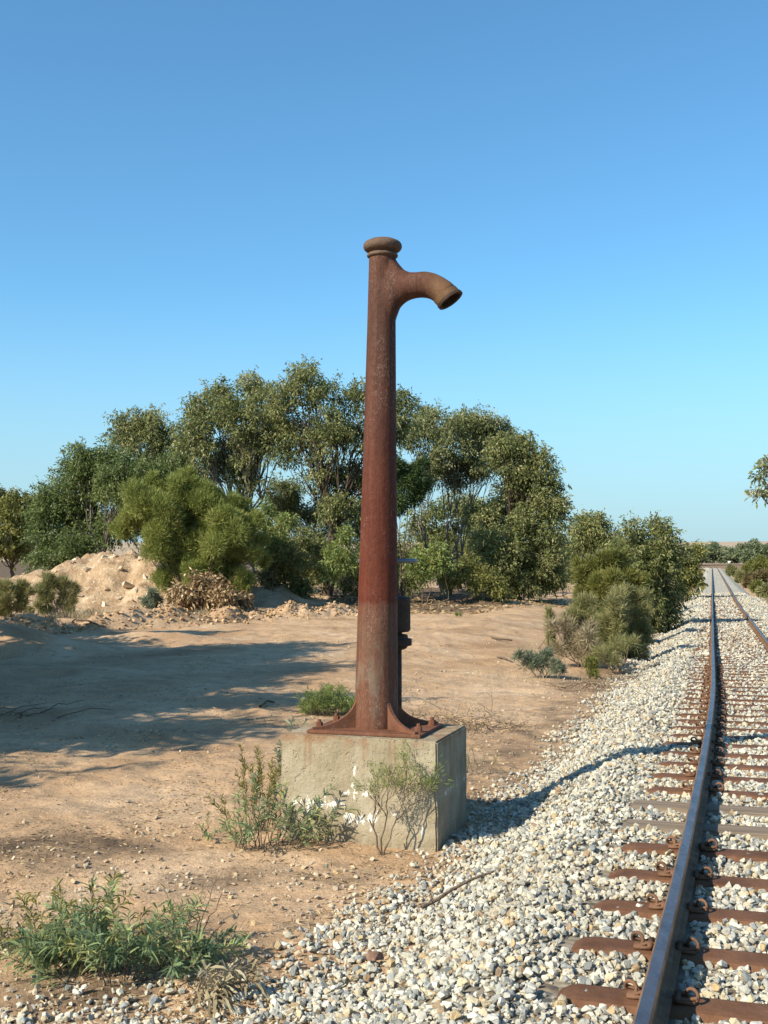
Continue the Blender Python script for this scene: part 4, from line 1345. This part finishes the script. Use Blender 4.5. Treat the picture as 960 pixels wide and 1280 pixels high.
# gums standing out of the picture on the left, whose shade lies over the road
for i, (cx_, cy_, h_, rr_) in enumerate([(-10.4, 15.4, 5.6, 2.3), (-11.4, 6.6, 4.9, 1.4), (-13.8, 23.5, 5.6, 2.5), (-10.6, 19.4, 5.5, 2.4), (-10.3, 12.4, 5.5, 2.3), (-14.4, 15.5, 6.2, 2.5), (-10.5, 9.7, 5.3, 1.8)]):
    D_ = cy_
    s_ = F_PX / D_
    cpx = 480 + cx_ * s_
    cpy = HORIZON - (h_ - .46 - EYE) * s_
    R_ = rr_ * s_
    lob = [(cpx + R_ * a_, cpy + R_ * b_, R_ * q_) for a_, b_, q_ in ((0, 0, .6), (.55, .1, .45), (-.55, .1, .45), (0, -.5, .42), (.35, .5, .42), (-.4, .55, .42), (.7, .45, .3), (.45, -.35, .35), (-.45, -.3, .35), (0, 1.0, .5), (.5, 1.05, .42), (-.5, 1.1, .42), (.1, 1.5, .35))]
    leafy_tree('gum_tree', ('gum just outside the left edge, its shade crossing the sandy road', 'nearest gum outside the left edge, its thin shade beside the plinth',
               'farthest gum outside the left edge, shading the earth windrow', 'gum set back outside the left edge, shading the bank',
               'gum outside the left edge between the two nearest shade gums', 'tallest gum outside the left edge, standing behind the others', 'gum outside the left edge, second from the viewer of the shade row')[i], 'tree', (cx_ - .3, cy_), lob, D_, 300 + i,
               'gum_leaf', 'grey_bark', 'gums shading the road from beyond the left edge', clumps_per=8, clump=.55, leaves_per=120, leaf=(.18, .065), trunk=.15, spread=1.3)
# tree beyond the right edge with a spray of leaves hanging into view
leafy_tree('gum_tree', 'gum beyond the right edge, only a hanging leaf spray in view against the sky', 'tree', (11.6, 24.5), [(958, 583, 12, -.3), (951, 595, 9, 0), (957, 612, 6, .3), (949, 613, 4, .1), (975, 580, 18), (1010, 560, 40), (1060, 520, 70), (1120, 540, 70), (1090, 600, 60)], 24.5, 71,
           'bright_leaf', 'grey_bark', None, clumps_per=22, clump=.15, leaves_per=16, leaf=(.1, .035), trunk=.17)

# distance: trees across the end of the line, heath on the right
G_FAR = 'distant trees across the end of the railway line'
r = np.random.default_rng(81)
far = [(878, 690, 14, 'rightmost of the bushes left of the vanishing rails'), (892, 690, 10, 'low distant tree straight above the vanishing rails'), (905, 692, 11, 'small round distant tree right of the vanishing rails'),
       (918, 693, 10, 'distant tree above the pale crossing road'), (930, 688, 13, 'distant tree left of the wide-crowned one near the right edge'), (946, 688, 16, 'wide-crowned distant tree near the right edge'),
       (962, 690, 16, 'distant tree cut by the right edge of the picture'), (871, 688, 9, 'slim distant tree half hidden by the row of bushes'), (984, 690, 18, 'distant tree just past the right edge'), (938, 696, 10, 'low distant bush below the wide-crowned tree')]
for i, (px_, py_, rp, lab) in enumerate(far):
    D_ = 385 + 70 * r.random()
    lob = [(px_ + rp * a_, py_ + rp * b_ * .75, rp * q_) for a_, b_, q_ in ((0, 0, .6), (.55, .3, .4), (-.55, .25, .42), (.2, -.45, .35), (-.25, -.35, .35), (.5, .7, .35), (-.5, .75, .35), (0, .7, .4))]
    leafy_tree('distant_tree', lab, 'tree', base_at(px_, D_), lob, D_, 400 + i, 'far_leaf', 'dark_bark', G_FAR, clumps_per=.9, clump=1.2, leaves_per=70, leaf=(.75, .35), trunk=.25, droop=.2, twigs=False)
for i, (px_, py_, D_, lab) in enumerate([(891, 679, 700, 'faint tall distant tree poking over the tree belt above the rails'), (943, 677, 720, 'faint dome-topped distant tree on the skyline by the right edge')]):
    leafy_tree('distant_tree', lab, 'tree', base_at(px_, D_), [(px_, py_ + 2, 5), (px_ - 3, py_ + 6, 4), (px_ + 4, py_ + 5, 4), (px_, py_ + 12, 5)], D_, 430 + i, 'far_leaf', 'dark_bark', G_FAR, clumps_per=.8, clump=1.6, leaves_per=60, leaf=(1.1, .5), trunk=.3, twigs=False)
G_HEATH = 'heath shrubs on the right of the line'
for i, (px_, py_, rp, D_, lm, lab) in enumerate([
    (952, 704, 11, 120, 'olive_leaf', 'olive heath shrub at the right edge above the red patch'), (938, 708, 9, 130, 'olive_leaf', 'yellow-green heath shrub left of the red patch'), (953, 720, 11, 95, 'red_leaf', 'reddish heath patch at the right edge'),
    (938, 722, 8, 100, 'red_leaf', 'low reddish heath plant between the olive shrub and the ballast'), (956, 738, 9, 75, 'grey_leaf', 'grey-green heath shrub at the right edge below the red patch'), (925, 718, 6, 120, 'grey_leaf', 'small grey shrub beside the far ballast edge'),
    (946, 730, 6, 85, 'olive_leaf', 'small olive tuft at the ballast edge below the red patch'), (914, 710, 6, 160, 'grey_leaf', 'tiny far shrub between the crossing and the right rail'), (968, 706, 12, 115, 'olive_leaf', 'heath shrub just past the right edge'), (975, 725, 12, 90, 'red_leaf', 'red heath just past the right edge')]):
    needle_bush('heath_shrub', lab, 'shrub', base_at(px_, D_), [(px_, py_, rp), (px_ - rp * .7, py_ + rp * .35, rp * .6), (px_ + rp * .7, py_ + rp * .3, rp * .65)], D_, 450 + i, lm, 'twig', G_HEATH, 120, (.35, .07), .3, stems=False)
# white marker by the crossing
mk = thing('crossing_marker', 'small white marker post beside the far crossing', 'post', (*base_at(911, 330), float(ground_z(np.array([base_at(911, 330)[0]]), np.array([330.]))[0])))
V, Fq = box_arrays(np.array(mk.location) + np.array([0, 0, .5]), (.22, .05, .55))
part('post', V, [list(f) for f in Fq], M['white_paint'], mk)
V, Fq = box_arrays(np.array(mk.location) + np.array([0, -.03, 1.15]), (.4, .04, .16))
part('board', V, [list(f) for f in Fq], M['white_paint'], mk)

# ------------------------------------------------------------------ near plants
def sprig_plant(name, label, cat, base, stems_spec, seed, leafm, stemm, leaf=(.08, .01), per=26, droop=.35, r_stem=.004, group=None, alongstart=.25, side=True):
    """stems given as (dx, dy, dz) tips from the base, lance leaves set along them"""
    r = np.random.default_rng(seed)
    bx, byy = base
    bz = float(surface_z(np.array([bx]), np.array([byy]))[0])
    root = thing(name, label, cat, (bx, byy, bz), group)
    B = np.array([bx, byy, bz])
    tb, P, D, T = [], [], [], []
    for (ox, oy, dx, dy, dz) in stems_spec:
        a = B + np.array([ox, oy, -.02])
        tip = B + np.array([ox + dx, oy + dy, dz])
        n = 9
        path = curve_pts(a, tip, n, np.linalg.norm(tip - a) * r.uniform(.02, .14), .008, r)
        tb.append(tube(path, np.linspace(r_stem, r_stem * .35, n), 5))
        ln = np.linalg.norm(tip - a)
        k = max(3, int(per * ln / .4))
        tt = alongstart + (1 - alongstart) * r.random(k)
        q = np.stack([np.interp(tt * (n - 1), np.arange(n), path[:, j]) for j in range(3)], -1)
        ax_ = unit(tip - a)
        P.append(q)
        D.append(unit(np.cross(r.normal(size=(k, 3)), ax_)) * .8 + ax_ * .75 + r.normal(size=(k, 3)) * .2)
        T.append(np.clip(r.normal(.45 + r.normal(0, .18), .17, k), 0, 1))
    P, D, T = map(np.concatenate, (P, D, T))
    k = len(P)
    V, Tr = long_leaves_mesh(P, D, leaf[0] * r.uniform(.55, 1.25, k), leaf[1] * r.uniform(.7, 1.25, k), r, droop)
    part('foliage', V, Tr, M[leafm], root, False, np.repeat(T, 6))
    V, Fq = join(tb)
    part('stem', V, Fq, M[stemm], root, True)
    return root

def fan(n, seed, w_, d_, h0, h1, sx, sy=.15, flatten=0):
    """n stems fanning up out of a patch of ground w_ by d_"""
    r = np.random.default_rng(seed)
    out = []
    for _ in range(n):
        ox, oy = r.uniform(-w_, w_), r.uniform(-d_, d_)
        h = r.uniform(h0, h1) * (1 - .5 * abs(ox / max(w_, .01)) ** 2)
        out.append((ox, oy, ox / max(w_, .01) * sx * r.uniform(.3, 1) + r.normal(0, sx * .3), r.normal(0, sy), h))
    return out

# big spreading bush at lower left
q = at(150, 1210, 5.6)
sprig_plant('willow_leaf_bush', 'green spreading bush of narrow leaves on the ground at lower left', 'bush', (q[0], q[1]), fan(80, 501, .3, .22, .08, .36, .26), 502, 'willow_leaf', 'twig', (.085, .0085), 62, .25, .0035)
q = at(100, 1180, 5.75)
sprig_plant('olive_leaf_bush', 'yellow-olive leafy stems rising from the back of the green spreading bush', 'bush', (q[0], q[1]), fan(30, 601, .22, .12, .16, .42, .22), 602, 'yellow_leaf', 'twig', (.08, .0085), 50, .4, .0035)
q = at(20, 1130, 6.1)
sprig_plant('willow_leaf_bush', 'small yellowing tuft at the left edge behind the spreading bush', 'bush', (q[0] - .1, q[1]), fan(16, 503, .14, .1, .06, .2, .12), 504, 'straw', 'twig', (.1, .013), 26, .4)
q = at(240, 1185, 5.25)
sprig_plant('dry_sprig', 'broken sprig of straw-coloured dead leaves on the right of the spreading bush', 'dead branch', (q[0], q[1]), [(0, 0, .2, -.1, .16), (0, .02, .27, -.05, .13), (.02, 0, .15, -.14, .12), (0, 0, .1, -.12, .18), (.05, 0, .24, .02, .15), (0, 0, .3, -.08, .1), (0, -.05, .18, -.16, .08)], 505, 'straw', 'twig', (.095, .013), 40, .4)
q = at(250, 1165, 5.9)
sprig_plant('dead_twigs', 'bare upright brown twigs behind the sprig of dead leaves', 'dead branch', (q[0] - .02, q[1]), [(0, 0, .1, .02, .34), (0, 0, .16, .05, .28), (0, 0, .03, 0, .3), (.03, 0, .2, 0, .2), (0, 0, -.12, .02, .22), (0, 0, -.2, .05, .3)], 506, 'dry_leaf', 'twig', (.05, .006), 7, .5, .0035)
# plants round the plinth
q = at(330, 1050, 8.05)
sprig_plant('saltbush_plant', 'grey-green branching plant leaning against the left corner of the plinth', 'plant', (q[0], q[1]), fan(40, 511, .24, .1, .12, .5, .36), 512, 'willow_leaf', 'twig', (.07, .0095), 34, .25, .004)
q = at(318, 1010, 8.6)
sprig_plant('broom_seedling', 'yellow-green upright shoots left of the plinth', 'plant', (q[0], q[1]), fan(20, 513, .18, .1, .3, .66, .2, .08), 514, 'yellow_leaf', 'twig', (.045, .006), 62, .0, .0035, alongstart=.35)
q = at(362, 985, 9.2)
sprig_plant('saltbush_plant', 'small blue-green leafy shoot above the left top corner of the plinth', 'plant', (q[0], q[1]), fan(6, 515, .06, .04, .55, .78, .14), 516, 'blue_leaf', 'twig', (.07, .014), 30, .2, .004, alongstart=.55)
q = at(262, 1012, 8.5)
sprig_plant('seedling', 'tiny isolated seedling on bare sand left of the plinth plants', 'plant', (q[0], q[1]), fan(6, 517, .05, .04, .06, .16, .1), 518, 'willow_leaf', 'twig', (.05, .012), 26, .2, .003, alongstart=.3)

def dry_shrub(label, base, seed, height, width, leafm, n_leaf, toward=(0, 0)):
    """thin bare trunk that forks into fine twigs with a haze of small leaves at the tips"""
    r = np.random.default_rng(seed)
    bx, byy = base
    bz = float(surface_z(np.array([bx]), np.array([byy]))[0])
    root = thing('twiggy_shrub', label, 'shrub', (bx, byy, bz))
    tb, tips = [], []
    def grow(p, d, ln, rad, lev):
        n = 5
        e = p + d * ln
        path = curve_pts(p, e, n, ln * .05 * r.uniform(-1, 1), ln * .035, r)
        tb.append(tube(path, np.linspace(rad, rad * .6, n), 5))
        if lev == 0:
            tips.append((path[2], d)); tips.append((e, d))
            return
        for _ in range(int(r.integers(2, 4))):
            nd = unit(d + r.normal(size=3) * np.array([.5 * width, .3, .4]) + np.array([0, 0, .12]))
            grow(path[int(r.integers(2, n))], nd, ln * r.uniform(.6, .85), rad * .6, lev - 1)
    for a in (-.35, .25, .6):
        grow(np.array([bx, byy, bz - .02]), unit(np.array([a * width + toward[0], toward[1], 1.0])), height * .34, .0075, 4)
    P = np.concatenate([np.repeat(t_[0][None], n_leaf, 0) + r.normal(size=(n_leaf, 3)) * .018 for t_ in tips])
    D = np.concatenate([np.repeat(t_[1][None], n_leaf, 0) + r.normal(size=(n_leaf, 3)) * .55 for t_ in tips])
    k = len(P)
    V, Tr = long_leaves_mesh(P, D, .034 * r.uniform(.6, 1.3, k), .0036, r, .1)
    part('foliage', V, Tr, M[leafm], root, False, np.repeat(np.clip(r.normal(.5, .2, k), 0, 1), 6))
    V, Fq = join(tb)
    part('stem', V, Fq, M['twig'], root, True)
q = at(478, 1056, 7.9)
dry_shrub('thin twiggy shrub with a bare forked stem growing against the front of the plinth', (q[0], q[1]), 521, .8, .75, 'fresh_leaf', 11, (-.08, 0))
q = at(415, 868, 15.3)
sprig_plant('low_bush', 'loose light green grassy bush on the sand behind the left side of the plinth', 'bush', (q[0] - .03, q[1]), fan(110, 525, .3, .22, .14, .4, .16), 526, 'fresh_leaf', 'twig', (.085, .0075), 60, .25, .003)
q = at(600, 945, 10.9)
sprig_plant('weed', 'thin grey-green weed at the back right corner of the plinth', 'plant', (q[0], q[1]), fan(10, 523, .14, .12, .1, .32, .14), 524, 'grey_leaf', 'twig', (.05, .006), 30, .2, .003)
needle_bush('grass_tuft', 'small green tuft alone on the sandy road right of the column', 'plant', base_at(570, 38), [(570, 771, 5), (576, 772, 4)], 38, 65, 'fresh_leaf', 'twig', None, 900, (.14, .014), .8, stems=False)
# brushwood on the ground behind the plinth
def brushwood(name, label, spots, seed, n, ln, rad, mat, zup=.12, leafm=None):
    r = np.random.default_rng(seed)
    tb, P, D = [], [], []
    c0 = at(*spots[0])
    root = thing(name, label, 'dead branch', (c0[0], c0[1], float(surface_z(np.array([c0[0]]), np.array([c0[1]]))[0])))
    for (px_, py_, Y_) in spots:
        c = at(px_, py_, Y_)
        for _ in range(n):
            a = np.array([c[0] + r.normal(0, ln * .35), Y_ + r.normal(0, ln * .35), 0])
            th = r.uniform(0, 2 * pi)
            l_ = ln * r.uniform(.4, 1.2)
            e = a + np.array([cos(th) * l_, sin(th) * l_ * .8, 0])
            a[2] = float(surface_z(a[:1], a[1:2])[0]) + r.uniform(.0, .03)
            e[2] = float(surface_z(e[:1], e[1:2])[0]) + r.uniform(.0, zup)
            path = curve_pts(a, e, 6, r.uniform(0, zup * .5), .02 * ln, r)
            tb.append(tube(path, np.linspace(rad, rad * .4, 6), 5))
            if leafm:
                k = 14
                P.append(path[r.integers(1, 6, k)] + r.normal(size=(k, 3)) * .03)
                D.append(r.normal(size=(k, 3)) + np.array([0, 0, .3]))
    V, Fq = join(tb)
    part('branch', V, Fq, M[mat], root, True)
    if leafm:
        P, D = np.concatenate(P), np.concatenate(D)
        V, Fq = leaves_mesh(P, D, .05 * r.uniform(.5, 1.3, len(P)), .01, r)
        part('dead_leaves', V, Fq, M[leafm], root, False, np.repeat(np.clip(r.normal(.4, .25, len(P)), 0, 1), 4))
    return root
brushwood('brushwood', 'flattened dry brushwood on the ground behind the right side of the plinth', [(545, 872, 14.8), (585, 878, 14.4), (615, 880, 14.4), (560, 884, 13.8)], 531, 16, .5, .005, 'twig', .14, 'dry_leaf')
brushwood('brushwood', 'fan of thin dry stems rising toward the road right of the column', [(580, 868, 15.2), (600, 862, 15.8)], 532, 7, .7, .005, 'pale_twig', .35)
brushwood('brushwood', 'dry brushwood along the ballast foot beside the blue-green bush', [(740, 838, 19.5), (770, 830, 20.5), (720, 845, 19)], 533, 12, .6, .006, 'twig', .12, 'dry_leaf')
brushwood('brushwood', 'dark fallen sticks at the left edge in the shade', [(5, 885, 14.8), (20, 880, 15)], 534, 7, .7, .008, 'twig', .12)
brushwood('brushwood', 'grey fallen branches lying on the face of the dirt mound', [(125, 722, 41), (140, 718, 41.3)], 535, 9, 1.4, .025, 'pale_twig', .25)
def stick(label, pts, rad, mat='twig'):
    P = []
    for (px_, py_, Y_, up_) in pts:
        c = at(px_, py_, Y_)
        P.append([c[0], Y_, float(surface_z(np.array([c[0]]), np.array([Y_]))[0]) + up_])
    P = np.array(P)
    V, Fq = tube(P, np.linspace(rad, rad * .6, len(P)), 7)
    o = link('stick', mesh_from('stick', V - P[0], Fq, M[mat], True), None, P[0])
    tag(o, label, 'stick', 'sticks lying about')
stick('dark curved stick lying on the ballast right of the spreading bush', [(527, 1147, 6.4, .045), (548, 1143, 6.45, .05), (565, 1136, 6.52, .062), (590, 1131, 6.58, .06), (618, 1127, 6.62, .05)], .011)
stick('small stick on the sandy road beside the blue-green bush', [(622, 812, 24, .02), (630, 816, 23.5, .06), (640, 820, 23, .02)], .02)
stick('dark stick on the road right of the column valve', [(615, 790, 29, .03), (625, 793, 28.5, .06), (640, 790, 28.8, .03)], .025)
stick('short upright stick on the bank at the left', [(118, 790, 32, 0), (114, 790, 32, .3), (111, 790, 32.1, .45)], .03)
stick('stick lying in front of the upright one on the left bank', [(95, 790, 31, .05), (110, 791, 31, .07), (132, 793, 30.8, .04)], .03)
stick('dark root end in the sand left of the plinth plants', [(325, 876, 15.6, .02), (334, 873, 15.9, .05), (343, 872, 16, .02)], .02)
# the odd brown rock among the pale ballast
rk = np.random.default_rng(77)
m, t, b = new_mat('brown_rock', .9, .2)
N = NB(t)
N.l(N.ramp(N.noise(N.coord(), 3, 4), [(.3, (.12, .07, .05)), (.7, (.24, .15, .11))]), b.inputs['Base Color'])
me = stone_mesh('brown_stone', rk, m, .75)
q = at(470, 1215, 5.55)
o = link('brown_stone', me, None, (q[0], q[1], float(surface_z(np.array([q[0]]), np.array([q[1]]))[0]) + .045), (.2, .1, .5))
o.scale = (.12, .085, .1)
tag(o, 'reddish brown stone among the pale ballast stones below the plinth', 'stone')
for px_, py_, Y_, sz, lab in [(480, 990, 0, 0, '')][:0]:
    pass

# ------------------------------------------------------------------ litter and grass
def litter(name, n, region, seed, size, mat, lab, near=False):
    r = np.random.default_rng(seed)
    x, y = region(n, r)
    k = len(x)
    P = np.stack([x, y, surface_z(x, y) + .004 + .012 * r.random(k)], -1)
    D = np.stack([r.normal(size=k), r.normal(size=k), r.normal(0, .18, k)], -1)
    V, Fq = leaves_mesh(P, D, size[0] * r.uniform(.5, 1.4, k), size[1] * r.uniform(.6, 1.3, k), r)
    return stuff(link(name, mesh_from(name, V, Fq, M[mat], False, np.repeat(r.random(k), 4))), lab)
def near_region(n, r):
    y = 4.8 + 14 * r.random(n) ** 1.6
    x = -.35 * y + (.35 * y + .1 * y + .6) * r.random(n)
    k = (r.random(n) < .15 + .85 * smoothstep(0, .35, fbm(x * 1.2, y * 1.2, 131, 3))) & (track_u(x, y) < -2.0) & ~in_block(x, y)
    return x[k], y[k]
litter('leaf_litter', 26000, near_region, 601, (.05, .008), 'dry_leaf', 'fine dry twigs and leaf litter scattered over the sand')
def bank_region(n, r):
    x = -12 + 20 * r.random(n)
    y = 39.5 + 7 * r.random(n) + np.clip(x - 3, 0, 9) * 1.6
    k = track_u(x, y) < -4
    return x[k], y[k]
litter('leaf_litter', 9000, bank_region, 602, (.16, .05), 'dry_leaf', 'dead leaves lying along the foot of the tree line')
def grass(name, n, region, seed, h, mat, lab):
    r = np.random.default_rng(seed)
    x, y = region(n, r)
    k = len(x)
    P = np.stack([x, y, np.maximum(surface_z(x, y), np.where((x < -1.6) & (y > 38), mound_z(x, y), -9)) - .01], -1)
    D = np.stack([r.normal(0, .35, k), r.normal(0, .35, k), np.ones(k)], -1)
    V, Fq = leaves_mesh(P, D, h * r.uniform(.3, 1.2, k), h * .028, r)
    return stuff(link(name, mesh_from(name, V, Fq, M[mat], False, np.repeat(r.random(k), 4))), lab)
def mound_foot(n, r):
    x = -13 + 7.5 * r.random(n)
    y = 35.5 + 3.5 * r.random(n)
    k = r.random(n) < smoothstep(-.1, .25, fbm(x * .9, y * .9, 141, 3))
    return x[k], y[k]
grass('dry_grass', 9000, mound_foot, 611, .3, 'straw', 'dry grass along the foot of the dirt mound')
def right_side(n, r):
    y = 40 + 110 * r.random(n)
    u = 2.3 + 5 * r.random(n) ** 1.5
    x = track_x(y) + (u + .57) / .962
    k = (x < .36 * y) & (r.random(n) < smoothstep(-.2, .3, fbm(x * .4, y * .4, 151, 3)))
    return x[k], y[k]
grass('weeds', 16000, right_side, 612, .4, 'grey_leaf', 'low weeds on the right of the ballast')
def left_row(n, r):
    y = 18 + 70 * r.random(n)
    u = -2.3 - 2.4 * r.random(n)
    x = track_x(y) + (u + .57) / .962
    k = (r.random(n) < smoothstep(-.1, .3, fbm(x * .5, y * .5, 161, 3)) * smoothstep(17, 24, y))
    return x[k], y[k]
grass('weeds', 26000, left_row, 613, .2, 'straw', 'dry weeds under the row of bushes beside the ballast')
